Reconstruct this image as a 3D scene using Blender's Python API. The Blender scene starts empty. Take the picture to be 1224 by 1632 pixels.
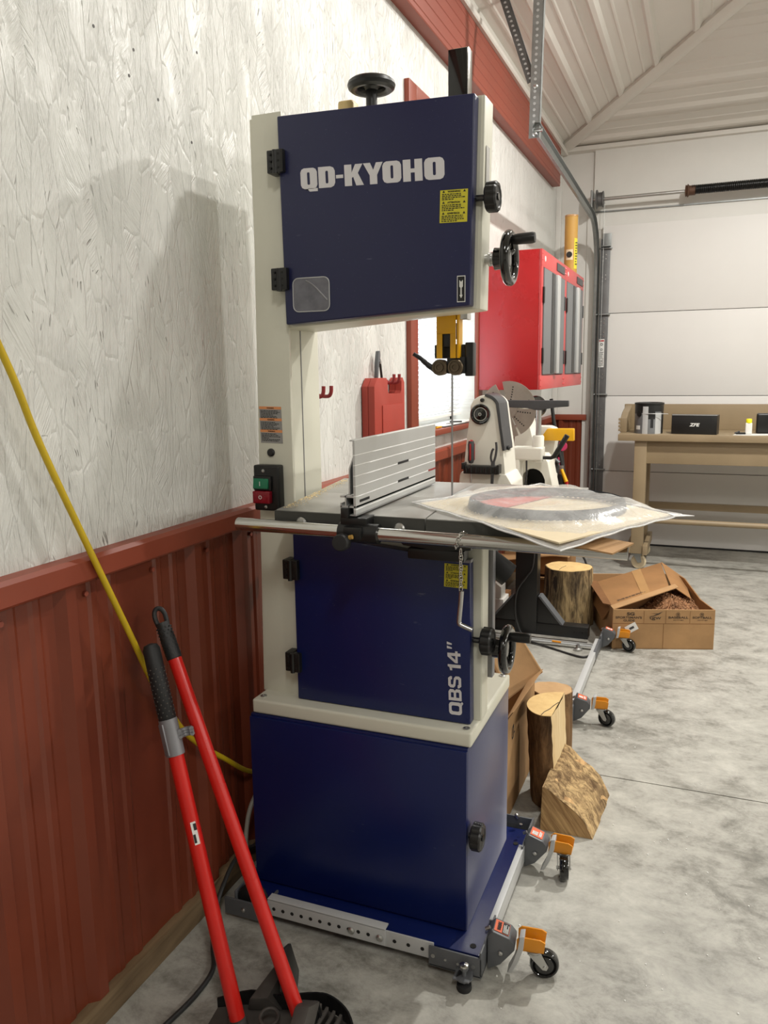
import bpy, bmesh, math, random
from mathutils import Vector, Matrix
random.seed(7)
S = bpy.context.scene
COL = S.collection
PI = math.pi
V = Vector

# ------------------------------------------------------------------ camera
cam_data = bpy.data.cameras.new('camera')
cam_data.sensor_fit = 'HORIZONTAL'
cam_data.sensor_width = 36.0
cam_data.lens = 1269.38 / 1224 * 36.0
cam_data.clip_start = 0.05
cam = bpy.data.objects.new('camera', cam_data)
COL.objects.link(cam)
_f = V((-0.36933347, 0.91324926, -0.17195515)).normalized()
_r = V((0.92788175, 0.37261084, -0.01402228)).normalized()
_u = _r.cross(_f).normalized()
cam.matrix_world = Matrix(((_r.x, _u.x, -_f.x, 1.1662), (_r.y, _u.y, -_f.y, 0.0), (_r.z, _u.z, -_f.z, 1.38), (0, 0, 0, 1)))
S.camera = cam

# ------------------------------------------------------------------ daylight outside the window
world = bpy.data.worlds.new('daylight')
S.world = world
world.use_nodes = True
_bg = world.node_tree.nodes['Background']
_bg.inputs[0].default_value = (0.80, 0.89, 1.0, 1)
_bg.inputs[1].default_value = 5.0

# ------------------------------------------------------------------ strip lamps under the roof, and added fill lamps
def area_lamp(name, loc, size, power, rotz=0.0, aim=None, col=(1.0, 0.975, 0.925)):
    d = bpy.data.lights.new(name, 'AREA')
    d.shape = 'RECTANGLE'; d.size = size[0]; d.size_y = size[1]; d.energy = power; d.color = col
    o = bpy.data.objects.new(name, d); COL.objects.link(o)
    o.location = loc
    if aim is None:
        o.rotation_euler = (0, 0, rotz)
    else:
        o.rotation_euler = (V(aim) - V(loc)).to_track_quat('-Z', 'Y').to_euler()
    return o
area_lamp('strip_or_fill_light', (1.6, 4.2, 3.30), (0.08, 0.14), 54)
area_lamp('strip_or_fill_light', (1.35, 2.5, 3.43), (0.08, 0.16), 21)
area_lamp('strip_or_fill_light', (1.7, -0.9, 3.50), (0.10, 1.0), 24)  # guessed lamp, added to lighten the saw front and near floor
area_lamp('strip_or_fill_light', (6.4, 4.6, 3.55), (0.12, 1.2), 75)  # unseen fill lamp, added for ambient light
area_lamp('strip_or_fill_light', (6.4, 1.8, 3.75), (0.12, 1.2), 75)  # second added fill of the far row
area_lamp('strip_or_fill_light', (6.4, -1.4, 3.75), (0.12, 1.2), 42)  # third added fill, weaker

S.view_settings.view_transform = 'Standard'
S.view_settings.look = 'None'
S.view_settings.gamma = 1.0
S.view_settings.use_curve_mapping = False
S.view_settings.exposure = 0.85

# ------------------------------------------------------------------ helpers: materials
def lin(c):
    return tuple(((x / 255.0) / 12.92 if x / 255.0 <= 0.04045 else ((x / 255.0 + 0.055) / 1.055) ** 2.4) for x in c)

class NT:
    def __init__(self, name):
        self.m = bpy.data.materials.new(name); self.m.use_nodes = True
        self.t = self.m.node_tree; self.n = self.t.nodes
        self.p = self.n['Principled BSDF']; self.out = self.n['Material Output']
        self.tc = self.n.new('ShaderNodeTexCoord')
    def L(self, a, b): self.t.links.new(a, b)
    def mapping(self, scale=(1, 1, 1), rot=(0, 0, 0), src=None, loc=(0, 0, 0)):
        m = self.n.new('ShaderNodeMapping'); self.L(src or self.tc.outputs['Object'], m.inputs[0])
        m.inputs['Scale'].default_value = scale; m.inputs['Rotation'].default_value = rot; m.inputs['Location'].default_value = loc
        return m.outputs[0]
    def noise(self, vec, scale=5, detail=4, rough=0.5, dist=0.0):
        n = self.n.new('ShaderNodeTexNoise'); self.L(vec, n.inputs['Vector'])
        n.inputs['Scale'].default_value = scale; n.inputs['Detail'].default_value = detail
        n.inputs['Roughness'].default_value = rough; n.inputs['Distortion'].default_value = dist
        return n.outputs['Fac']
    def voro(self, vec, scale=5, feature='F1', out='Distance', rnd=1.0):
        n = self.n.new('ShaderNodeTexVoronoi'); n.feature = feature; self.L(vec, n.inputs['Vector'])
        n.inputs['Scale'].default_value = scale; n.inputs['Randomness'].default_value = rnd
        return n.outputs[out]
    def ramp(self, fac, stops):
        r = self.n.new('ShaderNodeValToRGB'); self.L(fac, r.inputs[0]); e = r.color_ramp.elements
        while len(e) < len(stops): e.new(0.5)
        for i, (p, c) in enumerate(stops):
            e[i].position = p; e[i].color = (c[0], c[1], c[2], 1) if len(c) >= 3 else (c[0],) * 3 + (1,)
        return r.outputs[0]
    def math(self, op, a, b=None, clamp=False):
        m = self.n.new('ShaderNodeMath'); m.operation = op; m.use_clamp = clamp
        for i, x in enumerate((a, b)):
            if x is None: continue
            if isinstance(x, (int, float)): m.inputs[i].default_value = x
            else: self.L(x, m.inputs[i])
        return m.outputs[0]
    def mix(self, fac, a, b, kind='MIX'):
        m = self.n.new('ShaderNodeMix'); m.data_type = 'RGBA'; m.blend_type = kind
        for sock, x in ((m.inputs[0], fac), (m.inputs[6], a), (m.inputs[7], b)):
            if isinstance(x, (int, float)): sock.default_value = x
            elif isinstance(x, tuple): sock.default_value = (x[0], x[1], x[2], 1)
            else: self.L(x, sock)
        return m.outputs[2]
    def bump(self, h, strength=0.3, dist=0.002, normal=None):
        b = self.n.new('ShaderNodeBump'); self.L(h, b.inputs['Height'])
        b.inputs['Strength'].default_value = strength; b.inputs['Distance'].default_value = dist
        if normal: self.L(normal, b.inputs['Normal'])
        self.L(b.outputs[0], self.p.inputs['Normal']); return b.outputs[0]
    def set(self, rough=0.5, metal=0.0, spec=0.5, coat=0.0):
        self.p.inputs['Roughness'].default_value = rough; self.p.inputs['Metallic'].default_value = metal
        self.p.inputs['Specular IOR Level'].default_value = spec; self.p.inputs['Coat Weight'].default_value = coat

def mat(name, c, rough=0.5, metal=0.0, var=0.06, scale=8.0, bump=0.0, bscale=120.0, spec=0.5, coat=0.0, stretch=(1, 1, 1)):
    """painted / plastic / metal: base colour with a slow procedural variation and fine relief"""
    k = NT(name); c = lin(c)
    v = k.mapping(stretch)
    n = k.noise(v, scale, 5, 0.6)
    lo = tuple(x * (1 - var) for x in c); hi = tuple(min(1, x * (1 + var)) for x in c)
    k.L(k.ramp(n, [(0.3, lo), (0.7, hi)]), k.p.inputs['Base Color'])
    k.set(rough, metal, spec, coat)
    r = k.math('MULTIPLY_ADD', n, 0.16); k.n[-1].inputs[2].default_value = rough - 0.08
    k.L(r, k.p.inputs['Roughness'])
    if bump: k.bump(k.noise(k.mapping(), bscale, 3), bump, 0.001)
    return k.m

# ------------------------------------------------------------------ helpers: geometry
ORG = {}
def thing(name, label, cat, loc=(0, 0, 0), group=None, rotz=0.0):
    o = bpy.data.objects.new(name, None); COL.objects.link(o)
    o.empty_display_size = 0.1; o.location = loc; o.rotation_euler = (0, 0, rotz)
    o['label'] = label; o['category'] = cat
    if group: o['group'] = group
    ORG[o.name] = Matrix.Translation(V(loc)) @ Matrix.Rotation(rotz, 4, 'Z')
    return o
def obj(name, bm, m, parent=None, label=None, smooth=True, loc=None, kind=None, local=False):
    """links a bmesh as ONE mesh object; vertices are given in world space unless local"""
    if parent is not None:
        M = ORG[parent.name]
    else:
        M = Matrix.Translation(V(loc)) if loc is not None else Matrix.Identity(4)
    if not local: bm.transform(M.inverted())
    bmesh.ops.recalc_face_normals(bm, faces=bm.faces)
    me = bpy.data.meshes.new(name); bm.to_mesh(me); bm.free()
    for mm in (m if isinstance(m, (list, tuple)) else [m]): me.materials.append(mm)
    if smooth:
        for p in me.polygons: p.use_smooth = True
        me.set_sharp_from_angle(angle=math.radians(35))
    o = bpy.data.objects.new(name, me); COL.objects.link(o)
    if parent is not None:
        o.parent = parent; ORG[o.name] = M
    else:
        if loc is not None: o.location = loc
        ORG[o.name] = M
    if label: o['label'] = label
    if kind: o['kind'] = kind
    return o
def solo(name, bm, m, label, cat, loc=(0, 0, 0), group=None, kind=None, smooth=True):
    o = obj(name, bm, m, None, label, smooth, loc, kind); o['category'] = cat
    if group: o['group'] = group
    return o
def struct(name, bm, m, loc=None, parent=None):
    o = obj(name, bm, m, parent, loc=loc)
    if parent is None: o['kind'] = 'structure'
    return o
def copy_tree(o, parent=None):
    c = o.copy(); COL.objects.link(c)
    if parent is not None: c.parent = parent
    for ch in o.children: copy_tree(ch, c)
    return c
B = bmesh.new
def merge(bm, t, M=None):
    if M is not None: t.transform(M)
    me = bpy.data.meshes.new('tmp'); t.to_mesh(me); t.free(); bm.from_mesh(me); bpy.data.meshes.remove(me)
def hexa(bm, p, bev=0.0, seg=2, mi=0):
    """p: 4 bottom corners then 4 top corners"""
    t = bm if not bev else bmesh.new()
    v = [t.verts.new(q) for q in p]
    for f in ((3, 2, 1, 0), (4, 5, 6, 7), (0, 1, 5, 4), (1, 2, 6, 5), (2, 3, 7, 6), (3, 0, 4, 7)):
        t.faces.new([v[i] for i in f]).material_index = mi
    if bev:
        bmesh.ops.bevel(t, geom=list(t.edges), offset=bev, segments=seg, profile=0.6, affect='EDGES', clamp_overlap=True)
        merge(bm, t)
    return bm
def box(bm, xs, ys, zs, bev=0.0, seg=2, M=None):
    p = [V((x, y, z)) for z in zs for x, y in ((xs[0], ys[0]), (xs[1], ys[0]), (xs[1], ys[1]), (xs[0], ys[1]))]
    if M is not None: p = [M @ q for q in p]
    return hexa(bm, p, bev, seg)
def frame_of(d):
    d = V(d).normalized(); a = V((0, 0, 1)) if abs(d.z) < 0.9 else V((1, 0, 0))
    u = d.cross(a).normalized(); return u, d.cross(u).normalized()
def ring(bm, c, u, w, r, n, ph=0.0):
    return [bm.verts.new(V(c) + r * (math.cos(2 * PI * i / n + ph) * u + math.sin(2 * PI * i / n + ph) * w)) for i in range(n)]
def skin_rings(bm, rs, closed=False, caps=True):
    n = len(rs[0])
    for a, b in list(zip(rs, rs[1:])) + ([(rs[-1], rs[0])] if closed else []):
        for i in range(n): bm.faces.new((a[i], a[(i + 1) % n], b[(i + 1) % n], b[i]))
    if caps and not closed:
        bm.faces.new(rs[0][::-1]); bm.faces.new(rs[-1])
def cyl(bm, p0, p1, r0, r1=None, n=16):
    p0, p1 = V(p0), V(p1); u, w = frame_of(p1 - p0)
    skin_rings(bm, [ring(bm, p0, u, w, r0, n), ring(bm, p1, u, w, r0 if r1 is None else r1, n)]); return bm
def revolve(bm, prof, o, axis, n=24, caps=True, closed=False):
    """prof: (radius, distance along axis)"""
    o = V(o); d = V(axis).normalized(); u, w = frame_of(d)
    skin_rings(bm, [ring(bm, o + d * h, u, w, max(r, 1e-4), n) for r, h in prof], closed, caps); return bm
def torus(bm, o, axis, R, r, n=32, m=10):
    return revolve(bm, [(R + r * math.cos(2 * PI * k / m), r * math.sin(2 * PI * k / m)) for k in range(m)], o, axis, n, False, True)
def smooth_path(pts, k=6):
    P = [V(p) for p in pts]; out = []
    for i in range(len(P) - 1):
        a, b, c, d = P[max(i - 1, 0)], P[i], P[i + 1], P[min(i + 2, len(P) - 1)]
        for j in range(k):
            t = j / k
            out.append(0.5 * ((2 * b) + (c - a) * t + (2 * a - 5 * b + 4 * c - d) * t * t + (3 * b - a - 3 * c + d) * t ** 3))
    out.append(P[-1]); return out
def tube(bm, pts, r, n=10, closed=False):
    P = [V(p) for p in pts]; rs = []; N = len(P); u = None
    for i, p in enumerate(P):
        if closed: d = (P[(i + 1) % N] - P[i - 1]).normalized()
        else: d = (P[min(i + 1, N - 1)] - P[max(i - 1, 0)]).normalized()
        if u is None: u, w = frame_of(d)
        else:
            u = (u - d * u.dot(d)).normalized(); w = d.cross(u)
        w = d.cross(u)
        rr = r(i / max(N - 1, 1)) if callable(r) else r
        rs.append(ring(bm, p, u, w, rr, n))
    skin_rings(bm, rs, closed); return bm
def prism(bm, poly, vec, bev=0.0):
    t = bm if not bev else bmesh.new(); vec = V(vec)
    a = [t.verts.new(V(p)) for p in poly]; b = [t.verts.new(V(p) + vec) for p in poly]; n = len(a)
    t.faces.new(a[::-1]); t.faces.new(b)
    for i in range(n): t.faces.new((a[i], a[(i + 1) % n], b[(i + 1) % n], b[i]))
    if bev:
        bmesh.ops.bevel(t, geom=list(t.edges), offset=bev, segments=2, profile=0.6, affect='EDGES', clamp_overlap=True); merge(bm, t)
    return bm
def loft(bm, A, Bp):
    a = [bm.verts.new(V(p)) for p in A]; b = [bm.verts.new(V(p)) for p in Bp]; n = len(a)
    bm.faces.new(a[::-1]); bm.faces.new(b)
    for i in range(n): bm.faces.new((a[i], a[(i + 1) % n], b[(i + 1) % n], b[i]))
    return bm
def sheet(bm, rowA, rowB, th=None):
    a = [bm.verts.new(V(p)) for p in rowA]; b = [bm.verts.new(V(p)) for p in rowB]
    for i in range(len(a) - 1): bm.faces.new((a[i], a[i + 1], b[i + 1], b[i]))
    return bm
def xz(pts, y): return [(p[0], y, p[1]) for p in pts]
def arc(cx, cz, r, a0, a1, n=10): return [(cx + r * math.cos(math.radians(a0 + (a1 - a0) * i / n)), cz + r * math.sin(math.radians(a0 + (a1 - a0) * i / n))) for i in range(n + 1)]

# lettering: built-in font outlines or own glyph polygons, laid flat on a real surface
def flat_mesh_to_bm(me, o, xd, ud, w=None, h=None, lift=0.0006, shear=0.0):
    bm = bmesh.new(); bm.from_mesh(me)
    xs = [v.co.x for v in bm.verts]; ys = [v.co.y for v in bm.verts]
    x0, x1, y0, y1 = min(xs), max(xs), min(ys), max(ys)
    xd, ud = V(xd).normalized(), V(ud).normalized(); nd = xd.cross(ud)
    sx = (w / (x1 - x0)) if w else None; sy = (h / (y1 - y0)) if h else None
    sx = sx or sy; sy = sy or sx
    for v in bm.verts:
        a = (v.co.x - x0) * sx; b = (v.co.y - y0) * sy
        v.co = V(o) + xd * (a + shear * b) + ud * b + nd * (lift + (0.0004 if v.co.z > 0 else 0))
    return bm
def text_bm(s, o, xd, ud, w=None, h=None, bold=0.0, lift=0.0006, shear=0.0):
    c = bpy.data.curves.new('t', 'FONT'); c.body = s; c.offset = bold; c.resolution_u = 3; c.extrude = 0.001
    ob = bpy.data.objects.new('t', c); COL.objects.link(ob)
    dg = bpy.context.evaluated_depsgraph_get(); dg.update()
    me = bpy.data.meshes.new_from_object(ob.evaluated_get(dg))
    bpy.data.objects.remove(ob); bpy.data.curves.remove(c)
    bm = flat_mesh_to_bm(me, o, xd, ud, w, h, lift, shear); bpy.data.meshes.remove(me); return bm
def glyph_bm(splines, o, xd, ud, w, h, lift=0.0006):
    c = bpy.data.curves.new('g', 'CURVE'); c.dimensions = '2D'; c.fill_mode = 'BOTH'; c.extrude = 0.001
    for poly in splines:
        s = c.splines.new('POLY'); s.points.add(len(poly) - 1); s.use_cyclic_u = True
        for p, q in zip(s.points, poly): p.co = (q[0], q[1], 0, 1)
    ob = bpy.data.objects.new('g', c); COL.objects.link(ob)
    dg = bpy.context.evaluated_depsgraph_get(); dg.update()
    me = bpy.data.meshes.new_from_object(ob.evaluated_get(dg))
    bpy.data.objects.remove(ob); bpy.data.curves.remove(c)
    bm = flat_mesh_to_bm(me, o, xd, ud, w, h, lift); bpy.data.meshes.remove(me); return bm
def fine_print(bm, o, xd, ud, w, h, lines, lift=0.0006, fill=0.55, seed=1):
    rnd = random.Random(seed); xd, ud = V(xd).normalized(), V(ud).normalized(); nd = xd.cross(ud); o = V(o)
    for i in range(lines):
        y = h - (i + 0.5) * h / lines; t = h / lines * fill * 0.5; x = 0.0
        end = w * (rnd.uniform(0.75, 1.0) if i % 4 != 3 else rnd.uniform(0.3, 0.7))
        while x < end:
            L = min(rnd.uniform(0.04, 0.13) * w, end - x)
            q = [o + xd * (x + a * L) + ud * (y + b * t) + nd * lift for a, b in ((0, -1), (1, -1), (1, 1), (0, 1))]
            bm.faces.new([bm.verts.new(p) for p in q]); x += L + 0.025 * w
    return bm
def plate(bm, o, xd, ud, w, h, th=0.0005, r=0.0):
    o = V(o); xd, ud = V(xd).normalized(), V(ud).normalized(); nd = xd.cross(ud)
    if r:
        pts = [(r, 0, -90), (w - r, 0, -90)]
        P = []
        for cx, cy, a0 in ((w - r, r, -90), (w - r, h - r, 0), (r, h - r, 90), (r, r, 180)):
            for k in range(4):
                a = math.radians(a0 + 30 * k); P.append(o + xd * (cx + r * math.cos(a)) + ud * (cy + r * math.sin(a)))
    else: P = [o, o + xd * w, o + xd * w + ud * h, o + ud * h]
    return prism(bm, P, nd * th)

# ------------------------------------------------------------------ materials
def osb_material():
    """painted strand board: flakes of random direction, each with its own grain, thin open seams between them"""
    k = NT('painted_strand_board')
    def flakes(sc, off, spread):
        v = k.mapping(sc, (0, 0, 0), loc=(0, off, off * 0.7))
        w = k.n.new('ShaderNodeMixRGB'); w.blend_type = 'LINEAR_LIGHT'; w.inputs[0].default_value = 0.07
        nz = k.n.new('ShaderNodeTexNoise'); nz.inputs['Scale'].default_value = 1.2; nz.inputs['Detail'].default_value = 3; k.L(v, nz.inputs['Vector'])
        k.L(v, w.inputs[1]); k.L(nz.outputs['Color'], w.inputs[2])
        c = k.voro(w.outputs[0], 1.0, 'F1', 'Color'); e = k.voro(w.outputs[0], 1.0, 'DISTANCE_TO_EDGE', 'Distance')
        sep = k.n.new('ShaderNodeSeparateColor'); k.L(c, sep.inputs[0])
        ang = k.math('MULTIPLY', k.math('SUBTRACT', sep.outputs[1], 0.5), spread)
        r = k.n.new('ShaderNodeVectorRotate'); r.rotation_type = 'X_AXIS'; k.L(k.tc.outputs['Object'], r.inputs['Vector']); k.L(ang, r.inputs['Angle'])
        g = k.noise(k.mapping((1, 230, 9), src=r.outputs[0]), 1.0, 4, 0.62)
        pit = k.noise(k.mapping((1, 120, 16), src=r.outputs[0]), 1.0, 2, 0.5)
        return sep.outputs[0], e, g, pit
    A = flakes((1, 34, 8), 0.0, 0.8); Bf = flakes((1, 17, 7), 3.1, 1.7)
    m = k.ramp(k.noise(k.mapping((1, 7, 3)), 1.0, 3, 0.6), [(0.53, (0,) * 3), (0.56, (1,) * 3)])
    mx = lambda i: k.mix(m, A[i], Bf[i])
    lev, e, g, pit = mx(0), mx(1), mx(2), mx(3)
    gm = k.ramp(k.noise(k.mapping((1, 6, 3), loc=(0, 4, 2)), 1.0, 4, 0.6), [(0.36, (0.25,) * 3), (0.62, (1,) * 3)])
    gl = k.math('MULTIPLY', g, gm)
    seam = k.ramp(e, [(0.0, (0,) * 3), (0.05, (1,) * 3)])
    dots = k.ramp(pit, [(0.285, (1,) * 3), (0.32, (0,) * 3)])
    gaps = k.ramp(k.noise(k.mapping((1, 5, 3)), 1.0, 2), [(0.45, (0,) * 3), (0.6, (1,) * 3)])
    dots = k.math('MULTIPLY', dots, gaps)
    h = k.math('ADD', k.math('MULTIPLY', lev, 0.40), k.math('ADD', k.math('MULTIPLY', gl, 1.15), k.math('MULTIPLY', seam, 0.22)))
    h = k.math('SUBTRACT', h, k.math('MULTIPLY', dots, 0.8))
    col = k.mix(k.noise(k.mapping(), 2.0, 4), lin((219, 219, 213)), lin((229, 229, 224)))
    line = k.ramp(g, [(0.29, (1,) * 3), (0.37, (0,) * 3)])
    col = k.mix(k.math('MULTIPLY', k.math('MULTIPLY', line, gm), 0.55), col, lin((132, 126, 116)))
    col = k.mix(k.math('MULTIPLY', dots, 0.65), col, lin((104, 98, 88)))
    k.L(col, k.p.inputs['Base Color']); k.set(0.29, 0, 0.6)
    k.bump(h, 1.0, 0.0065)
    return k.m
def floor_material():
    k = NT('polished_concrete')
    v = k.mapping()
    big = k.noise(v, 1.6, 5, 0.6, 0.2)
    mid = k.noise(k.mapping((1, 1.35, 1), (0, 0, 0.4)), 7.5, 11, 0.78, 0.30)
    fin = k.noise(v, 45, 4, 0.7)
    s = k.math('ADD', k.math('MULTIPLY', big, 0.35), k.math('ADD', k.math('MULTIPLY', mid, 0.55), k.math('MULTIPLY', fin, 0.10)))
    col = k.ramp(s, [(0.34, lin((88, 86, 80))), (0.43, lin((128, 126, 118))), (0.50, lin((158, 156, 148))), (0.60, lin((180, 178, 169)))])
    spots = k.ramp(k.noise(v, 0.9, 6, 0.65, 0.3), [(0.30, (1,) * 3), (0.40, (0,) * 3)])
    col = k.mix(k.math('MULTIPLY', spots, 0.4), col, lin((92, 90, 84)))
    k.L(col, k.p.inputs['Base Color']); k.set(0.5, 0, 0.4)
    k.L(k.ramp(mid, [(0.3, (0.38,) * 3), (0.7, (0.58,) * 3)]), k.p.inputs['Roughness'])
    k.bump(mid, 0.06, 0.002); return k.m
def wood_end(name, pale, ring_c, scale=60):
    k = NT(name); v = k.mapping()
    w = k.n.new('ShaderNodeTexWave'); w.wave_type = 'RINGS'; w.rings_direction = 'Z'; k.L(v, w.inputs[0])
    w.inputs['Scale'].default_value = scale; w.inputs['Distortion'].default_value = 5; w.inputs['Detail'].default_value = 3; w.inputs['Detail Scale'].default_value = 0.6
    n = k.noise(v, 14, 6, 0.7)
    col = k.mix(k.math('MULTIPLY', w.outputs[1], 0.35), lin(pale), lin(ring_c))
    col = k.mix(k.ramp(n, [(0.4, (0,) * 3), (0.8, (0.6,) * 3)]), col, lin(ring_c))
    k.L(col, k.p.inputs['Base Color']); k.set(0.8); k.bump(k.noise(v, 180, 4, 0.7), 0.35, 0.0015); return k.m
def bark(name, dark, light, sc=1.0, axis='z'):
    k = NT(name); v = k.mapping((26 * sc, 26 * sc, 4 * sc)); n = k.noise(v, 1.0, 8, 0.72, 0.5)
    n2 = k.noise(k.mapping((6, 6, 3)), 1.0, 4)
    f = k.math('ADD', k.math('MULTIPLY', n, 0.75), k.math('MULTIPLY', n2, 0.25))
    mid = tuple((a + b) / 2 for a, b in zip(dark, light))
    k.L(k.ramp(f, [(0.41, lin(dark)), (0.5, lin(mid)), (0.60, lin(light))]), k.p.inputs['Base Color'])
    k.set(0.85, 0, 0.25); k.bump(n, 1.0, 0.014); return k.m
def grain(name, c1, c2, stretch, rough=0.65, bump=0.2, rot=(0, 0, 0)):
    k = NT(name); n = k.noise(k.mapping(stretch, src=k.mapping((1, 1, 1), rot)), 1.0, 6, 0.65, 0.4)
    k.L(k.ramp(n, [(0.35, lin(c1)), (0.65, lin(c2))]), k.p.inputs['Base Color']); k.set(rough, 0, 0.35); k.bump(n, bump, 0.001); return k.m
def cardboard(name, c):
    k = NT(name); v = k.mapping(); n = k.noise(v, 5, 6, 0.6); fl = k.noise(k.mapping((150, 150, 3)), 1.0, 2)
    d = lin(tuple(x * 0.86 for x in c)); k.L(k.mix(k.ramp(n, [(0.3, (0,) * 3), (0.7, (1,) * 3)]), d, lin(c)), k.p.inputs['Base Color'])
    k.set(0.8, 0, 0.25); k.bump(k.math('ADD', fl, k.math('MULTIPLY', n, 2.0)), 0.12, 0.002); return k.m
def film(name, haze=0.35):
    k = NT(name); v = k.mapping()
    t = k.n.new('ShaderNodeBsdfTransparent'); t.inputs[0].default_value = (0.97, 0.97, 0.96, 1)
    n = k.noise(v, 16, 5, 0.6, 0.8)
    k.p.inputs['Base Color'].default_value = (0.86, 0.86, 0.85, 1); k.set(0.22, 0, 0.6)
    k.bump(k.noise(k.mapping((1, 1, 1)), 26, 4, 0.6, 1.5), 0.5, 0.004)
    fr = k.n.new('ShaderNodeLayerWeight'); fr.inputs[0].default_value = 0.28
    f = k.math('ADD', k.math('MULTIPLY', fr.outputs['Facing'], 0.25), k.math('MULTIPLY', n, haze), True)
    mx = k.n.new('ShaderNodeMixShader'); k.L(f, mx.inputs[0]); k.L(t.outputs[0], mx.inputs[1]); k.L(k.p.outputs[0], mx.inputs[2])
    k.L(mx.outputs[0], k.out.inputs[0]); return k.m
def translucent_white():
    k = NT('blind_slat_white'); c = k.ramp(k.noise(k.mapping(), 12, 3), [(0.3, (0.80, 0.80, 0.79)), (0.7, (0.86, 0.86, 0.85))])
    k.L(c, k.p.inputs['Base Color']); k.set(0.45)
    t = k.n.new('ShaderNodeBsdfTranslucent'); k.L(c, t.inputs[0])
    mx = k.n.new('ShaderNodeMixShader'); mx.inputs[0].default_value = 0.35; k.L(k.p.outputs[0], mx.inputs[1]); k.L(t.outputs[0], mx.inputs[2])
    k.L(mx.outputs[0], k.out.inputs[0]); return k.m
def blue_paint(name, c, rough, sheen=0.0):
    k = NT(name); v = k.mapping(); n = k.noise(v, 6, 6, 0.6); sp = k.voro(v, 160, 'F1', 'Distance')
    dust = k.ramp(k.noise(v, 260, 2, 0.5), [(0.70, (0,) * 3), (0.78, (1,) * 3)])
    scr = k.ramp(k.noise(k.mapping((14, 14, 60), (0.6, 0.5, 0.3)), 1.0, 3, 0.5), [(0.73, (0,) * 3), (0.78, (1,) * 3)])
    c = lin(c); col = k.mix(n, tuple(x * 0.9 for x in c), tuple(x * 1.1 for x in c))
    col = k.mix(k.math('MULTIPLY', dust, 0.12), col, lin((170, 168, 170)))
    col = k.mix(k.math('MULTIPLY', scr, 0.25), col, lin((150, 150, 165)))
    k.L(col, k.p.inputs['Base Color']); k.set(rough, 0, 0.5); k.bump(sp, 0.05, 0.0008)
    k.p.inputs['Sheen Weight'].default_value = sheen; k.p.inputs['Sheen Roughness'].default_value = 0.35; k.p.inputs['Sheen Tint'].default_value = (0.75, 0.75, 0.82, 1); return k.m

M = {}
M['osb'] = osb_material(); M['floor'] = floor_material()
M['steel_red'] = mat('painted_steel_red', (112, 51, 32), 0.36, 0, 0.10, 4, 0.03, 40)
M['beam_red'] = mat('fascia_red', (138, 68, 52), 0.45, 0, 0.06, 3)
M['trim_red'] = mat('trim_red', (134, 62, 42), 0.4, 0, 0.06, 5)
M['white_wall'] = mat('white_board', (214, 212, 206), 0.5, 0, 0.04, 2.5, 0.12, 30)
M['ceiling'] = mat('white_ribbed_steel', (214, 210, 202), 0.42, 0, 0.03, 2)
M['door_white'] = mat('door_panel_white', (222, 220, 216), 0.5, 0, 0.02, 2, 0.10, 150)
M['lumber'] = grain('kick_board_wood', (96, 78, 56), (134, 112, 84), (20, 2, 20))
M['dark'] = mat('dark_void', (20, 19, 18), 0.8)
M['blue'] = blue_paint('blue_enamel_door', (26, 30, 70), 0.36)
M['blue2'] = blue_paint('blue_enamel_cabinet', (12, 26, 80), 0.30)
M['blue3'] = blue_paint('blue_enamel_base_sheen', (12, 26, 80), 0.30, 0.26)  # same blue with a pale sheen at grazing angles
M['cream'] = mat('cream_white_enamel', (212, 210, 194), 0.38, 0, 0.03, 4)
M['black'] = mat('black_plastic', (22, 22, 22), 0.38, 0, 0.15, 12)
M['black_gloss'] = mat('black_phenolic', (14, 14, 14), 0.12, 0, 0.1, 10, coat=0.6)
M['black_mat'] = mat('black_rubber', (26, 26, 27), 0.6, 0, 0.12, 20, 0.2, 200)
M['chrome'] = mat('polished_steel', (205, 204, 200), 0.14, 1.0, 0.04, 10, 0, 100, stretch=(1, 30, 30))
M['zinc'] = mat('zinc_plated', (190, 190, 188), 0.35, 1.0, 0.06, 30)
M['galv'] = mat('galvanised_steel', (150, 153, 152), 0.45, 0.85, 0.12, 22)
M['galv_dark'] = mat('galvanised_angle', (112, 112, 112), 0.5, 0.7, 0.12, 14)
M['iron'] = mat('ground_cast_iron', (156, 154, 148), 0.34, 0.35, 0.16, 9, 0.05, 200)
M['iron_edge'] = mat('cast_iron_edge', (72, 72, 68), 0.6, 0.3, 0.1, 20, 0.2, 150)
M['alu'] = mat('anodised_aluminium', (196, 197, 196), 0.42, 0.55, 0.03, 6, stretch=(40, 1, 1))
M['groove'] = mat('groove_highlight', (236, 236, 234), 0.4, 0.1)  # near-white colour puts the highlights into the fence grooves
M['alu_cut'] = mat('sawn_aluminium', (140, 130, 124), 0.5, 0.6, 0.08, 50)
M['yellow'] = mat('yellow_enamel', (222, 164, 14), 0.35, 0, 0.05, 6)
M['sticker_yellow'] = mat('yellow_label', (206, 196, 48), 0.5, 0, 0.04, 20)
M['ink'] = mat('black_ink', (24, 24, 22), 0.6)
M['white_ink'] = mat('silver_white_print', (214, 212, 214), 0.45, 0, 0.03, 20)
M['silver_label'] = mat('silver_label', (150, 148, 146), 0.42, 0.2, 0.05, 30)
M['orange_label'] = mat('orange_label', (222, 146, 92), 0.5)
M['orange_red'] = mat('orange_warning_label', (214, 92, 44), 0.5)
M['green'] = mat('green_button', (20, 112, 78), 0.3, 0, 0.05, 40)
M['red_btn'] = mat('dark_red_button', (132, 10, 30), 0.28, 0, 0.05, 40)
M['white_pl'] = mat('white_plastic', (222, 220, 214), 0.4)
M['grey_frame'] = mat('grey_powder_coat', (92, 94, 97), 0.45, 0.1, 0.06, 20)
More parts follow.
